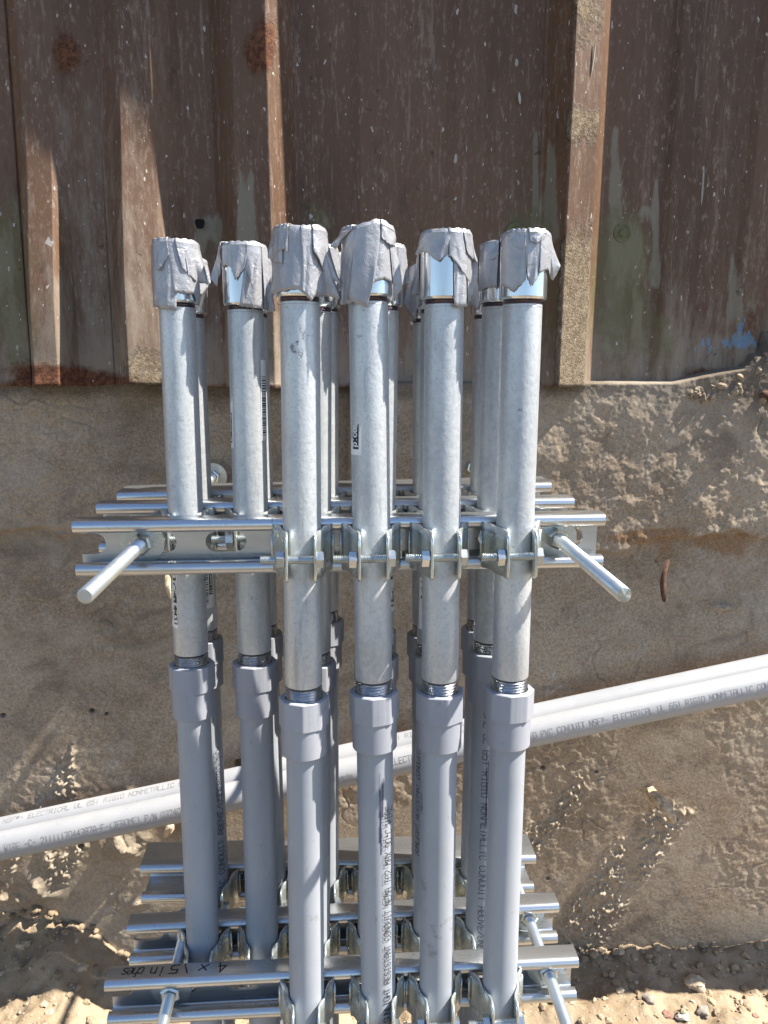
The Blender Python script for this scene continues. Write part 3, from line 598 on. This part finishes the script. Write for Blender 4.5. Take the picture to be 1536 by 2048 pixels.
C['P3'] = (0, (888, 640), (873, 1950), 614, 1380, 'front conduit third from the left, its shiny coupling showing under a short tape cap')
C['P4'] = (0, (1044, 640), (1000, 1930), 614, 1375, 'front conduit at the right end, tape scraps cut like petals above a shiny coupling')
C['S1'] = (1, (355.6, 640), (405.7, 1880), 620, 1326, 'leftmost conduit of the whole rack, in the middle row, tape wrapped low in folds')
C['S2'] = (1, (491.5, 640), (524, 1850), 625, 1322, 'middle row conduit standing free between the leftmost and the first front conduit')
C['S3'] = (1, ('R', 664, 640), ('R', 660.5, 1850), 628, 1322, 'middle row conduit showing just right of the leftmost front conduit')
C['S4'] = (1, ('R', 797.5, 650), ('R', 787, 1300), 626, 1310, 'middle row conduit mostly hidden behind the front conduit with the humped cap')
C['S5'] = (1, ('L', 840, 700), ('L', 826, 1850), 632, 1306, 'middle row conduit whose edge shows left of the third front conduit')
C['S6'] = (1, ('L', 963, 640), ('L', 930, 1850), 619, 1300, 'middle row conduit with dark spots on its steel, just left of the rightmost front conduit')
C['T1'] = (2, ('R', 412, 720), ('R', 457, 1750), 641, 1276, 'back row conduit at the left end, ABOVE/UNDERGROUND printed on its grey pipe')
C['T2'] = (2, ('R', 538, 720), ('R', 572, 1750), 640, 1266, 'back row conduit peeking out right of the second conduit from the left')
C['T3'] = (2, ('R', 677, 700), ('R', 678, 1750), 628, 1238, 'back row conduit in the gap between the two left front conduits')
C['T4'] = (2, (757, 700), (752, 1750), 640, 1262, 'back row conduit hidden behind the humped front conduit')
C['T5'] = (2, ('L', 825, 700), ('L', 822.5, 1740), 650, 1266, 'back row conduit peeking out left of the third front conduit')
C['T6'] = (2, ('L', 946, 700), ('L', 920.5, 1740), 643, 1255, 'back row conduit at the right end, peeking out left of the spotted middle one')
CAX = {}
def resolve(t, row): return edgept(t[1], t[2], row, 1 if t[0] == 'R' else -1) if isinstance(t[0], str) else atrow(t[0], t[1], row)
def px(line, v_):                            # parameter point on an axis line that projects to image row v_
    A, B = line; lo, hi = -.6, 2.5
    for _ in range(50):
        m = (lo+hi)/2; p = A.lerp(B, m); vv = p-CAMP
        if 1024-FPX*vv.dot(UP)/vv.dot(F) < v_: lo = m
        else: hi = m
    return A.lerp(B, (lo+hi)/2)
STK = {}
for key, (row, ta, tb, vt, vj, label) in C.items():
    A, B = resolve(ta, row), resolve(tb, row); top = px((A, B), vt-4); jt = px((A, B), vj)
    zax = (A-B).normalized(); xax = Vector((1, 0, 0)); xax = (xax-zax*xax.dot(zax)).normalized(); yax = zax.cross(xax)
    def MT(p): return Matrix(((xax.x, yax.x, zax.x, p.x), (xax.y, yax.y, zax.y, p.y), (xax.z, yax.z, zax.z, p.z), (0, 0, 0, 1)))
    Ln = (top-jt).length; botL = (jt.z-(GZ-.01))/zax.z
    base = jt-zax*botL; CAX[key] = (jt, zax, base)
    t = thing('capped_conduit', label, 'conduit', base, 'taped conduits standing in three rows in the strut rack')
    prof = [(RP, 0)]+[(RP, -Ln*k/6) for k in range(1, 6)]+[(RP, -Ln+.0105), (RP-.0004, -Ln+.0095)]
    sp = ob('steel_pipe', smooth_angle(mesh('steel_pipe', *lathe(prof, 48), M_pipe)), MT(top), t)
    ob('thread', lothread_me, MT(jt), sp)
    ctop = top+zax*.0445
    cp = ob('coupling', coupling_me, MT(ctop), t)
    ob('thread', upthread_me, MT(ctop), cp)
    tape_cap(t, MT(ctop+zax*.0010), FL.get(key) or rndflaps(sum(map(ord, key))), sum(map(ord, key)), (.35, .0035) if key == 'P2' else None)
    ob('pvc_adapter', adapter_me, MT(jt) @ Matrix.Rotation(random.uniform(0, .7), 4, 'Z'), t)
    pp = ob('pvc_pipe', smooth_angle(mesh('pvc_pipe', *lathe([(RP, -.040)]+[(RP, -.04-(botL-.04)*k/8) for k in range(1, 9)], 48), M_pvc)), MT(jt), t)
    STK[key] = (sp, pp, MT, top, jt, zax, A, B)
def axd(key, v_):                             # distance down the axis (from jt) for an image row
    sp, pp, MT, top, jt, zax, A, B = STK[key]; return (px((A, B), v_)-jt).dot(zax)
def stick(key, th0, vtop, vbot, up, layers_fn, w=.012):
    sp, pp, MT, top, jt, zax, A, B = STK[key]; z1, z0 = axd(key, vtop), axd(key, vbot); L = z1-z0
    me = wrapmesh('sticker', layers_fn(L, w), RP, th0, up)
    ob('sticker', me, MT(jt+zax*(z0 if up else z1)), sp)
def st_main(word1, word2):
    def f(L, w):
        ly = [(rectq(0, L, -w/2, w/2, 12, 2), M_white, .00018)]
        ly.append((rectq(.004, .004+L*.34, -w*.32, w*.14, 8), M_black, .00024)); ly.append((strokes(word2, .006, -w*.17, w*.34, L*.30/len(word2), .0009), M_white, .0003))
        ly.append((strokes(word1, L*.60, -w*.12, w*.36, L*.33/len(word1), .0011), M_ink, .00024))
        return ly
    return f
def st_bar(L, w):
    ly = [(rectq(0, L, -w/2, w/2, 12, 2), M_white, .00018)]; qs = []; u_ = .004
    rr = random.Random(3)
    while u_ < L*.8:
        b = rr.choice((.0004, .0007, .0011)); qs += rectq(u_, u_+b, -w*.1, w*.42, 3); u_ += b+rr.choice((.0005, .0009, .0012))
    ly.append((qs, M_ink, .00024)); ly.append((rectq(.012, .034, -w*.42, -w*.16, 3), M_black, .00024)); ly.append((strokes('picoma', .0135, -w*.36, w*.16, .0033, .0005), M_white, .0003)); return ly
def st_nip(L, w):
    ly = [(rectq(0, L, -w/2, w/2, 12, 2), M_white, .00018)]
    ly.append((rectq(.003, L-.001, -w*.45, -w*.12, 6), M_black, .00024)); ly.append((strokes('3/4 X 12 " NIPPLE RIGID', .0045, -w*.39, w*.2, (L-.008)/22, .0009), M_white, .0003))
    for k in range(3): ly.append((strokes('CONDUIT RIGID STEEL UL LISTED'[:26-k*4], .006, w*(.02+.14*k), w*.08, .0016, .0003), M_ink2, .00024))
    return ly
stick('P2', -1.0, 718, 908, True, st_main('Wheatland', 'picoma'), .013)
stick('S1', -.98, 1120, 1248, True, st_nip, .012)
stick('T1', .55, 1110, 1210, True, st_bar, .014)
stick('S2', -1.35, 718, 895, True, st_main('Wheatland', 'picoma'), .012)
stick('S2', 1.42, 720, 880, True, st_bar, .014)
stick('S4', .95, 1110, 1218, True, st_main('Wheatland', 'picoma'), .012)
stick('S5', -.75, 1150, 1252, True, st_main('Wheatland', 'picoma'), .012)
def prt(key, text, th0, v_start, up, pitch=.0036, h=.0048, m=M_ink, sw=.00055):
    sp, pp, MT, top, jt, zax, A, B = STK[key]; z = axd(key, v_start)
    ob('printed_text', wrapmesh('printed_text', [(strokes(text, 0, -h/2, h, pitch, sw, pitch*.74, .0001), m, .00016)], RP, th0, up), MT(jt+zax*z), pp)
prt('P2', 'AND SUNLIGHT RESISTANT CONDUIT NEMA TC2 MAX 90*C WIRE', .42, 2052, True, .00366, .0052)
def smear(key, v0, v1, th, w, m):
    sp, pp, MT, top, jt, zax, A, B = STK[key]; z1, z0 = axd(key, v0), axd(key, v1); qs = []; rr = random.Random(5)
    for k in range(14):
        a = rr.uniform(0, .75)*(z1-z0); b = a+rr.uniform(.15, .4)*(z1-z0); v = rr.uniform(-w, w)*(.25+.75*a/(z1-z0)); qs += rectq(a, min(b, z1-z0), v, v+rr.uniform(.0002, .0007), 1, 3)
    ob('ink_smear', wrapmesh('ink_smear', [(qs, m, .00012)], RP, th, True), MT(jt+zax*z0), pp)
smear('P2', 1530, 1690, .22, .0022, M_ink3); smear('S6', 1490, 1640, -.05, .0018, M_ink3)
prt('T1', 'NONMETALLIC CONDUIT ABOVE/UNDERGROUND', .68, 1848, True, .0049, .0056, M_ink3)
prt('S6', 'CAL UL 651 RIGID NONMETALLIC CONDUIT ABOVE/UNDERGROUND', -.20, 1412, False, .0047, .0056, M_ink3)
prt('S6', 'CONDUIT ABOVE/UNDER', .28, 1700, False, .0042, .0046, M_ink3)
prt('S5', 'SUNLIGHT RESISTANT CONDUIT', -1.12, 1700, True, .0036, .005)
prt('P3', 'NEMA TC2', -1.45, 1620, True, .004, .005)

# ------------------------------------------------------------------ strut channels
def strut_profile(dep, Hh=.0413, t=.0026, r=.0035):
    # open front at -Y; centreline polyline, then offset both ways
    g = .0111; c = []
    def arc(cx, cz, a0, a1, n=4):
        for k in range(n+1): a = a0+(a1-a0)*k/n; c.append((cx+r*math.cos(a), cz+r*math.sin(a)))
    h = Hh/2-t/2; y0 = t/2; y1 = dep-t/2      # y0 front, y1 back
    c.append((y0+.0062, g+t/2)); arc(y0+r, g+t/2+r-0, -math.pi/2, -math.pi, 4)
    arc(y0+r, h-r, math.pi, math.pi/2); arc(y1-r, h-r, math.pi/2, 0); 
    low = [(a, -b) for a, b in reversed(c)]; c = c+low
    pl = [Vector((a, b)) for a, b in c]; L = []; Rr = []
    for i, p in enumerate(pl):
        d_ = (pl[min(i+1, len(pl)-1)]-pl[max(i-1, 0)]).normalized(); n_ = Vector((-d_.y, d_.x)); L.append(p+n_*t/2); Rr.append(p-n_*t/2)
    return L+Rr[::-1]
def strut_mesh(dep, L, slot0):
    pr = strut_profile(dep); n = len(pr); V = []; Fs = []; half = n//2
    for x in (0, L):
        for p in pr: V.append((x, p[0], p[1]))
    for k in range(n): Fs.append((k, (k+1) % n, n+(k+1) % n, n+k))
    for b in (0, n):
        for k in range(half-1):
            f = (b+k, b+k+1, b+n-2-k, b+n-1-k); Fs.append(f if b else f[::-1])
    me = mesh('strut_channel', V, Fs, M_strut)
    import bmesh
    bm = bmesh.new(); bm.from_mesh(me); bmesh.ops.recalc_face_normals(bm, faces=bm.faces); bm.to_mesh(me); bm.free()
    # slot cutters
    CV = []; CF = []; x = slot0
    while x < L+.01:
        hl, hr = .0072, .0078; pts = []
        for k in range(9): a = math.pi/2+math.pi*k/8; pts.append((x-hl+hr*math.cos(a), hr*math.sin(a)))
        for k in range(9): a = -math.pi/2+math.pi*k/8; pts.append((x+hl+hr*math.cos(a), hr*math.sin(a)))
        b = len(CV)
        for y in (dep-.008, dep+.006):
            for p in pts: CV.append((p[0], y, p[1]))
        m = len(pts); CF += [(b+k, b+(k+1) % m, b+m+(k+1) % m, b+m+k) for k in range(m)]; CF += [tuple(b+k for k in reversed(range(m))), tuple(b+m+k for k in range(m))]; x += .0508
    cme = mesh('cutter', CV, CF, M_strut); bm = bmesh.new(); bm.from_mesh(cme); bmesh.ops.recalc_face_normals(bm, faces=bm.faces); bm.to_mesh(cme); bm.free()
    a = bpy.data.objects.new('tmp_a', me); b = bpy.data.objects.new('tmp_b', cme); COL.objects.link(a); COL.objects.link(b)
    md = a.modifiers.new('b', 'BOOLEAN'); md.object = b; md.operation = 'DIFFERENCE'; md.solver = 'EXACT'
    dg = bpy.context.evaluated_depsgraph_get(); out = bpy.data.meshes.new_from_object(a.evaluated_get(dg)); out.name = 'strut_channel'
    bpy.data.objects.remove(a); bpy.data.objects.remove(b)
    return smooth_angle(out, 40)
STR = []
specs = [((142, 1043), (1213, 1029), 0, .0206, 'upper front strut channel, its open slotted face carrying four clamps'),
         ((190.5, 1008), (1150, 996), D2, .0206, 'upper middle strut channel just behind and above the upper front one'),
         ((232.5, 985), (1104, 965), D3, .0413, 'upper back strut channel, topmost and shortest looking bar of the rack'),
         ((207, 1969), (1159, 1921), DYL, .0206, 'lower front strut channel with black marker writing on its top'),
         ((252, 1856), (1119.5, 1811), D2+DYL, .0206, 'lower middle strut channel behind the one with marker writing'),
         ((279, 1734.5), (1073, 1714.5), D3+DYL, .0413, 'lower back strut channel with a broad top face, below the leaning pipes')]
for (l, r_, y, dep, lb) in specs:
    A, B = at(l[0], l[1], y), at(r_[0], r_[1], y); xa = (B-A).normalized(); ya = Vector((0, 1, 0)); ya = (ya-xa*ya.dot(xa)).normalized(); za = xa.cross(ya)
    M = Matrix(((xa.x, ya.x, za.x, A.x), (xa.y, ya.y, za.y, A.y), (xa.z, ya.z, za.z, A.z), (0, 0, 0, 1))) @ Matrix.Translation((0, 0, -.02065))
    L = (B-A).length
    o = ob('strut_channel', strut_mesh(dep, L, .0027 if len(STR) % 3 == 0 else .012), M, label=lb, category='strut channel', group='slotted strut channels of the rack')
    STR.append((o, M, L, dep, A, B, xa, za))
# marker writing on the lower front strut, upside down to the viewer
o, M, L, dep, A, B, xa, za = STR[3]
qs = strokes('4', .0, 0, .0092, .01, .0011, .0062, slant=-.1)+strokes('x', .0135, .001, .0080, .01, .0011, .0058, slant=.3)+strokes('1', .030, 0, .0085, .01, .0011, .005, slant=-.35)+strokes('5', .0365, 0, .0082, .01, .0011, .0058, slant=.2)
qs += strokes('in', .0475, .0012, .0088, .0065, .0010, .0042, slant=.1)+strokes('ches', .0640, .0008, .0090, .0042, .0009, .0034, slant=.2)
mx = (at(450, 1943, DYL+.008)-A).dot(xa); V = []; Fs = []
for qd in qs:
    n = len(V); V += [(mx-u_, .0160-v_*1.0, .02072) for u_, v_ in qd]; Fs.append((n+3, n+2, n+1, n))
ob('marker_writing', mesh('marker_writing', V, Fs, M_marker), M, o)

# ------------------------------------------------------------------ clamps
def strap_half(sgn):
    sec = [(20.5, 12.4, 17), (18.6, 10.2, 17), (16.6, 7.6, 17), (15.2, 4.2, 17), (14.4, .8, 17), (14.3, -2.5, 17), (13.2, -6.2, 17), (11.6, -9.2, 17), (10.3, -11.4, 16.9), (9.5, -14, 17), (9.4, -20.5, 16.8), (9.4, -24.5, 14)]
    V = []; Fs = []
    for (x, y, h) in sec:
        for k in range(5): V.append((sgn*x*.001, y*.001, h*.001*(1-k/2)))
    for i in range(len(sec)-1):
        for k in range(4):
            a = i*5+k; f = (a, a+1, a+6, a+5); Fs.append(f if sgn > 0 else f[::-1])
    n = len(V)                               # neck and hook inside the channel
    for (x, y) in ((21.5, 12.4), (21.0, 17), (17, 21.0)):
        for k in range(2): V.append((sgn*x*.001, y*.001, .0098*(1-2*k)))
    for i in range(2): a = n+i*2; Fs.append((a, a+1, a+3, a+2))
    return V, Fs
strap_me = {s: smooth_angle(mesh('clamp_strap', *strap_half(s), M_clamp), 34) for s in (-1, 1)}
TOX = Matrix.Rotation(R(90), 4, 'Y')
sv, sf = lathe(revz(thread(.0032, -.0275, .0110, .00127, .0007))+[], 14)
hb = xf(hexbolt(.0110, .0050), Matrix.Translation((0, 0, .0102)))
bolt_me = smooth_angle(mesh('bolt', *merge([(sv, sf), hb]), M_nut), 20)
nut_me = smooth_angle(mesh('nut', *hexbolt(.0110, .0056), M_nut), 30)
rowmap = {0: ['P1', 'P2', 'P3', 'P4'], 1: ['S1', 'S2', 'S3', 'S4', 'S5', 'S6'], 2: ['T1', 'T2', 'T3', 'T4', 'T5', 'T6']}
short = {'P1': 'leftmost front conduit', 'P2': 'front conduit with the humped cap', 'P3': 'third front conduit', 'P4': 'rightmost front conduit', 'S1': 'leftmost conduit of the middle row', 'S2': 'second conduit of the middle row',
         'S3': 'middle row conduit right of the leftmost front one', 'S4': 'middle row conduit behind the humped front one', 'S5': 'middle row conduit left of the third front one', 'S6': 'spotted middle row conduit',
         'T1': 'left end conduit of the back row', 'T2': 'second conduit of the back row', 'T3': 'back row conduit between the two left front ones', 'T4': 'back row conduit behind the humped front one', 'T5': 'back row conduit left of the third front one', 'T6': 'right end conduit of the back row'}
for si, (so_, M, L, dep, A, B, xa, za) in enumerate(STR):
    row = si % 3
    for key in rowmap[row]:
        jt, zax, base = CAX[key]; mid = A-za*.02065
        t_ = 0; p = jt+zax*((mid.z-jt.z)/zax.z); 
        for _ in range(3):                   # height of the strut's middle at this pipe
            zz = mid.z+(p.x-A.x)*xa.z/xa.x; p = jt+zax*((zz-jt.z)/zax.z)
        yface = A.y+(p.x-A.x)*xa.y/xa.x
        ang = random.uniform(-.03, .03)
        Mc = Matrix.Translation((p.x, yface-RP-.0003, p.z)) @ Matrix.Rotation(ang, 4, 'Y')
        t = thing('pipe_clamp', '%s strap clamp on the %s' % ('upper' if si < 3 else 'lower', short[key]), 'pipe clamp', None, 'strap clamps holding the conduits to the struts', Mc)
        for s in (-1, 1):
            ob('strap_half', strap_me[s], Mc @ Matrix.Translation((s*random.uniform(0, .0006), 0, 0)), t, solid=.0016)
        by = -.0195; bs = random.uniform(-.0015, .001)
        ob('bolt', bolt_me, Mc @ Matrix.Translation((bs*0, by, -.001)) @ TOX, t)
        ob('nut', nut_me, Mc @ Matrix.Translation((-.0165-random.uniform(0, .0006), by, -.001)) @ TOX @ Matrix.Rotation(random.uniform(0, 1), 4, 'Z'), t)

# ------------------------------------------------------------------ threaded rods with nuts and washers
washer_me = smooth_angle(mesh('washer', *lathe([(.0052, .0015), (.0160, .0015), (.0162, .0011), (.0162, 0), (.0052, 0)], 48), M_clamp), 40)
rnut_me = smooth_angle(mesh('hex_nut', *merge([hexbolt(.0143, .0082)]), M_nut), 30)
def rod(u_, v_, y0, strutset, tipY, label, endrough, towall=True):
    p0 = at(u_, v_, y0); hs = []
    for si in strutset:
        so_, M, Ls, dep, A, B, xa, za = STR[si]; hs.append((A.y+dep, A.z-.02065+(p0.x-A.x)*xa.z/xa.x))
    k1, k0 = np.polyfit([a for a, b in hs], [b for a, b in hs], 1); endY = WALLY+.01 if towall else hs[-1][0]+.03
    zr = lambda y: k0+k1*y
    t = thing('threaded_rod', label, 'threaded rod', (p0.x, WALLY-.006, p0.z), 'threaded rods running through the struts to the wall')
    L = (endY-tipY)*math.hypot(1, k1)
    prof = [(.0036, 0), (.0044, -.0006)]+thread(.00478, -.0010, -L, .00159, .00095)
    me = smooth_angle(mesh('rod', *lathe(prof, 24), M_rod), 25)
    # local -z is towards the wall
    Mr = Matrix.Translation((p0.x, tipY, zr(tipY))) @ Matrix.Rotation(math.atan(k1), 4, 'X') @ TOFRONT
    ob('rod', me, Mr, t)
    if endrough:
        V = [(0, 0, .0012)]+[(.0045*math.cos(a), .0045*math.sin(a), .0002+.0009*random.random()) for a in np.linspace(0, 6.283, 13)[:-1]]
        ob('sawn_end', mesh('sawn_end', V, [(0, 1+k, 1+(k+1) % 12) for k in range(12)], M_nut), Mr, t)
    for si in strutset:
        so_, M, Ls, dep, A, B, xa, za = STR[si]; yw = A.y+dep-.0026
        for (yy, dr) in ((yw, 1), (yw+.0026, -1)):
            MM = Matrix.Translation((p0.x, yy, zr(yy))) @ (TOFRONT if dr > 0 else Matrix.Rotation(R(-90), 4, 'X'))
            ob('washer', washer_me, MM, t); ob('nut', rnut_me, MM @ Matrix.Translation((0, 0, .0015)) @ Matrix.Rotation(random.uniform(0, 1), 4, 'Z'), t)
    if not towall: return
    MM = Matrix.Translation((p0.x, WALLY-.012, zr(WALLY-.012))) @ TOFRONT; ob('washer', washer_me, MM, t); ob('nut', rnut_me, MM @ Matrix.Translation((0, 0, .0015)), t)
rod(280, 1086, .010, (0, 1, 2), -.118, 'threaded rod sticking out left of the upper front strut', False)
rod(1117, 1076, .010, (0, 1, 2), -.122, 'threaded rod sticking out right of the upper front strut, end sawn rough', True)
rod(337, 1972, DYL+.008, (3, 4, 5), -.15, 'threaded rod through the left end of the lower struts', False, False)
rod(1099, 1942, DYL+.008, (3, 4, 5), -.15, 'threaded rod through the right end of the lower struts', False, False)

# ------------------------------------------------------------------ two pvc pipes leaning behind the rack
RL = .0167
def lean(dy, label, txts):
    ya, yb = .307+dy, .300+dy
    A = at(0, 1692, .307); B = at(1536, 1364.5, .300); A.y += dy; B.y += dy
    xa = (B-A).normalized(); A2 = A-xa*.75; B2 = B+xa*.8
    if A2.z-RL < GZ: A2 = A+xa*((GZ+.02-A.z)/xa.z)
    za = -xa                                 # local +z points to the left end: text reads left to right when running downwards the axis
    yv = Vector((0, 1, 0)); yv = (yv-za*yv.dot(za)).normalized(); xv = yv.cross(za)
    M = Matrix(((xv.x, yv.x, za.x, A.x), (xv.y, yv.y, za.y, A.y), (xv.z, yv.z, za.z, A.z), (0, 0, 0, 1)))
    z0, z1 = (A2-A).dot(za), (B2-A).dot(za)
    t = thing('leaning_pvc_pipe', label, 'pipe', None, 'long grey pvc pipes leaning behind the rack', M)
    ob('pipe', smooth_angle(mesh('pipe', *lathe([(RL-.003, z0-.004), (RL-.003, z0), (RL, z0), (RL, (z0+z1)/2), (RL, z1), (RL-.003, z1)], 48), M_lean)), M, t)
    # text: xv points up when za points left? find the sign at build time
    for (txt, ua, pitch, h, th) in txts:
        pu = at(ua, 1692-(ua/1536)*327.5, .302); d_ = (pu-A).dot(xa)
        sg = 1 if xv.z > 0 else -1
        me = wrapmesh('printed_text', [(strokes(txt, d_, -h/2, h, pitch, .0008, pitch*.74, .0001), M_ink2, .0002)], RL, sg*th, False)
        ob('printed_text', me, M, t)
lean(0, 'front leaning grey pvc pipe with printed lettering facing the viewer', [('PC WIRE -C- 2111117044387A-F-(JEROME) P/N 032407', -6, .00478, .0072, .30), ('Made in Canada', 588, .0052, .0062, .25), ('ELECTRICAL UL 651', 783, .0050, .0068, .55), ('RIGID PVC CONDUIT NSF@- ELECTRICAL UL 651 RIGID NONMETALLIC CONDUIT', 1030, .00490, .0068, .32)])
lean(.0335, 'rear leaning grey pvc pipe showing above the front one', [('NSF@- ELECTRICAL UL 651 RIGID NONMETALLIC CONDUIT', -10, .0052, .0065, 1.22), ('UL 651 RIGID NONMETALLIC', 760, .0052, .0065, 1.22)])

# ------------------------------------------------------------------ small things on the wall and the ground
def lumpy(r_, seed, sub=2, sq=(1, 1, 1), rough=.35):
    import bmesh
    bm = bmesh.new(); bmesh.ops.create_icosphere(bm, subdivisions=sub, radius=1); rr = random.Random(seed); o_ = Vector((rr.random()*50, rr.random()*50, rr.random()*50))
    from mathutils import noise as mn
    for v_ in bm.verts:
        f = 1+rough*mn.noise(v_.co*1.1+o_)+rough*.5*mn.noise(v_.co*2.7+o_); v_.co = Vector((v_.co.x*sq[0], v_.co.y*sq[1], v_.co.z*sq[2]))*f*r_
    V = [tuple(v_.co) for v_ in bm.verts]; Fs = [tuple(l.index for l in f.verts) for f in bm.faces]; bm.free(); return V, Fs
def wallpt(u_, v_, off=0): return at(u_, v_, WALLY-.004-off)
def stub(us, name, label, cat, mat, rad, out):
    pts = []
    for k, (u_, v_) in enumerate(us): pts.append(tuple(at(u_, v_, WALLY-out[k])))
    v_, f_ = tube(pts, rad, 9); rr = random.Random(4)
    v_ = [tuple(c+rr.uniform(-.0008, .0008) for c in q_) for q_ in v_]
    ob(name, smooth_angle(mesh(name, v_, f_, mat), 50), label=label, category=cat)
stub([(1336, 1118), (1330, 1140), (1326, 1165), (1327, 1190), (1329, 1203)], 'rusty_nail', 'dark rusty nail stub hanging from the concrete right of the rack', 'nail', M_rust, [.002, .0034, .0038, .0034, .002], [.012, .022, .026, .030, .031])
stub([(1300, 1580), (1308, 1592), (1322, 1605), (1334, 1620), (1344, 1634), (1347, 1645)], 'bent_rebar_stub', 'bent crusty rebar stub sticking out of the lower concrete at right', 'rebar', M_rustpale, [.006, .0085, .0090, .0078, .0060, .0035], [.006, .018, .030, .040, .046, .048])
stub([(335, 1152), (336, 1170), (341, 1188), (343, 1196)], 'orange_rust_stub', 'small orange rusty stub beside the leftmost conduit under the upper strut', 'rebar', M_rustpale, [.003, .0045, .0035, .002], [.01, .02, .024, .024])
stub([(345, 1648), (340, 1655), (334, 1664), (331, 1671)], 'orange_stone_chip', 'small orange lump on the wall below the leaning pipes at left', 'stone', M_rustpale, [.003, .006, .0055, .003], [.008, .014, .016, .014])
stub([(1515, 792), (1530, 788), (1548, 796), (1560, 800)], 'rusty_flake', 'rusty flake sticking out of the wall at the right edge under the siding', 'rust flake', M_rust, [.003, .005, .006, .004], [.008, .02, .024, .02])
stub([(210, 1822), (222, 1815), (233, 1822), (245, 1832), (256, 1839), (266, 1846)], 'string_scrap', 'thin pale string scrap curling on the wall left of the lower struts', 'string', M_string, [.0026, .0018, .0010, .0008, .0008, .0008], [.018, .020, .018, .016, .014, .012])
def gpt(u_, v_):
    d_ = F*FPX+RT*(u_-768)-UP*(v_-1024); p = CAMP+d_*((GZ-CAMP.z)/d_.z)
    return Vector((p.x, p.y, float(ground_h(np.array([p.x]), np.array([p.y]))[0])))
ST = [(1335, 2028, .010, 1, 'brick red pebble on the sandy ground at lower right'), (1366, 2038, .010, 2, 'white angular pebble beside the red one on the ground'), (1297, 2004, .011, 0, 'grey pebble left of the red one at the foot of the wall'),
      (1424, 2012, .007, 3, 'yellow pebble right of the white one'), (1208, 1998, .006, 3, 'small yellow pebble near the lower right strut end'), (1405, 2026, .012, 0, 'grey stone between the white and the yellow pebble'),
      (1488, 2006, .006, 1, 'small reddish pebble at far right of the ground'), (1510, 2036, .005, 1, 'tiny red pebble by the bottom right corner'), (1240, 1985, .008, 4, 'tan pebble in the shade at the wall foot right of the rack'),
      (1390, 1975, .018, 4, 'broad tan stone half buried at the wall foot'), (60, 2000, .010, 4, 'tan stone on the ground at the lower left corner'), (120, 1960, .014, 4, 'tan clod near the dark shadow at lower left'), (170, 2020, .012, 4, 'tan clod left of the lower front strut')]
for (u_, v_, r_, mi, lb) in ST:
    p = gpt(u_, v_); r_ *= .72; vv, ff = lumpy(r_, int(u_), 3, (1, .85, .55), .6)
    ob('pebble' if r_ < .0115 else 'stone', smooth_angle(mesh('pebble', vv, ff, M_stone[mi]), 40), Matrix.Translation(p+Vector((0, 0, r_*.2))) @ Matrix.Rotation(u_*.37, 4, 'Z'), label=lb, category='stone', group='loose stones on the ground')
# gravel: uncountable
rr = random.Random(12); parts = []; mid = []
base = [lumpy(1, k, 2, (1, .85, .6), .6) for k in range(6)]
for k in range(2200):
    x, y = rr.uniform(-.62, .70), rr.uniform(.10, .40); r_ = .0012+.005*rr.random()**3.2
    z = float(ground_h(np.array([x]), np.array([y]))[0])
    M = Matrix.Translation((x, y, z+r_*.25)) @ Matrix.Rotation(rr.uniform(0, 6), 4, 'Z') @ Matrix.Scale(r_, 4)
    parts.append(xf(base[k % 6], M)); mid += [rr.choice((5, 5, 5, 4, 5, 0 if r_ < .003 else 5, 2 if r_ < .002 else 5))]*len(base[k % 6][1])
vv, ff = merge(parts); me = mesh('gravel', vv, ff, M_stone+[M_soil], False, mid); ob('gravel', me, kind='stuff')
# rubble crumbs along the foot of the wall, and the broken edge under the torn siding
parts = []
for k in range(150):
    u_ = rr.uniform(-40, 1600); side = rr.random()
    p = gpt(u_, rr.gauss(1915, 16)); r_ = rr.uniform(.002, .008); p.y = min(p.y, WALLY-.004)
    parts.append(xf(base[k % 6], Matrix.Translation(p+Vector((0, 0, r_*.3))) @ Matrix.Rotation(rr.uniform(0, 6), 4, 'Z') @ Matrix.Scale(r_, 4)))
vv, ff = merge(parts); ob('rubble', mesh('rubble', vv, ff, M_soil, True), kind='stuff')
parts = []
for k in range(150):
    u_ = rr.uniform(1370, 1580); v_ = rr.uniform(vbot(u_)+6, 800); r_ = rr.uniform(.002, .007)
    p = at(u_, v_, WALLY-.006-rr.random()*.008); parts.append(xf(base[k % 6], Matrix.Translation(p) @ Matrix.Rotation(rr.uniform(0, 6), 4, 'Y') @ Matrix.Scale(r_, 4)))
vv, ff = merge(parts); ob('broken_mortar', mesh('broken_mortar', vv, ff, M_conc), kind='stuff')
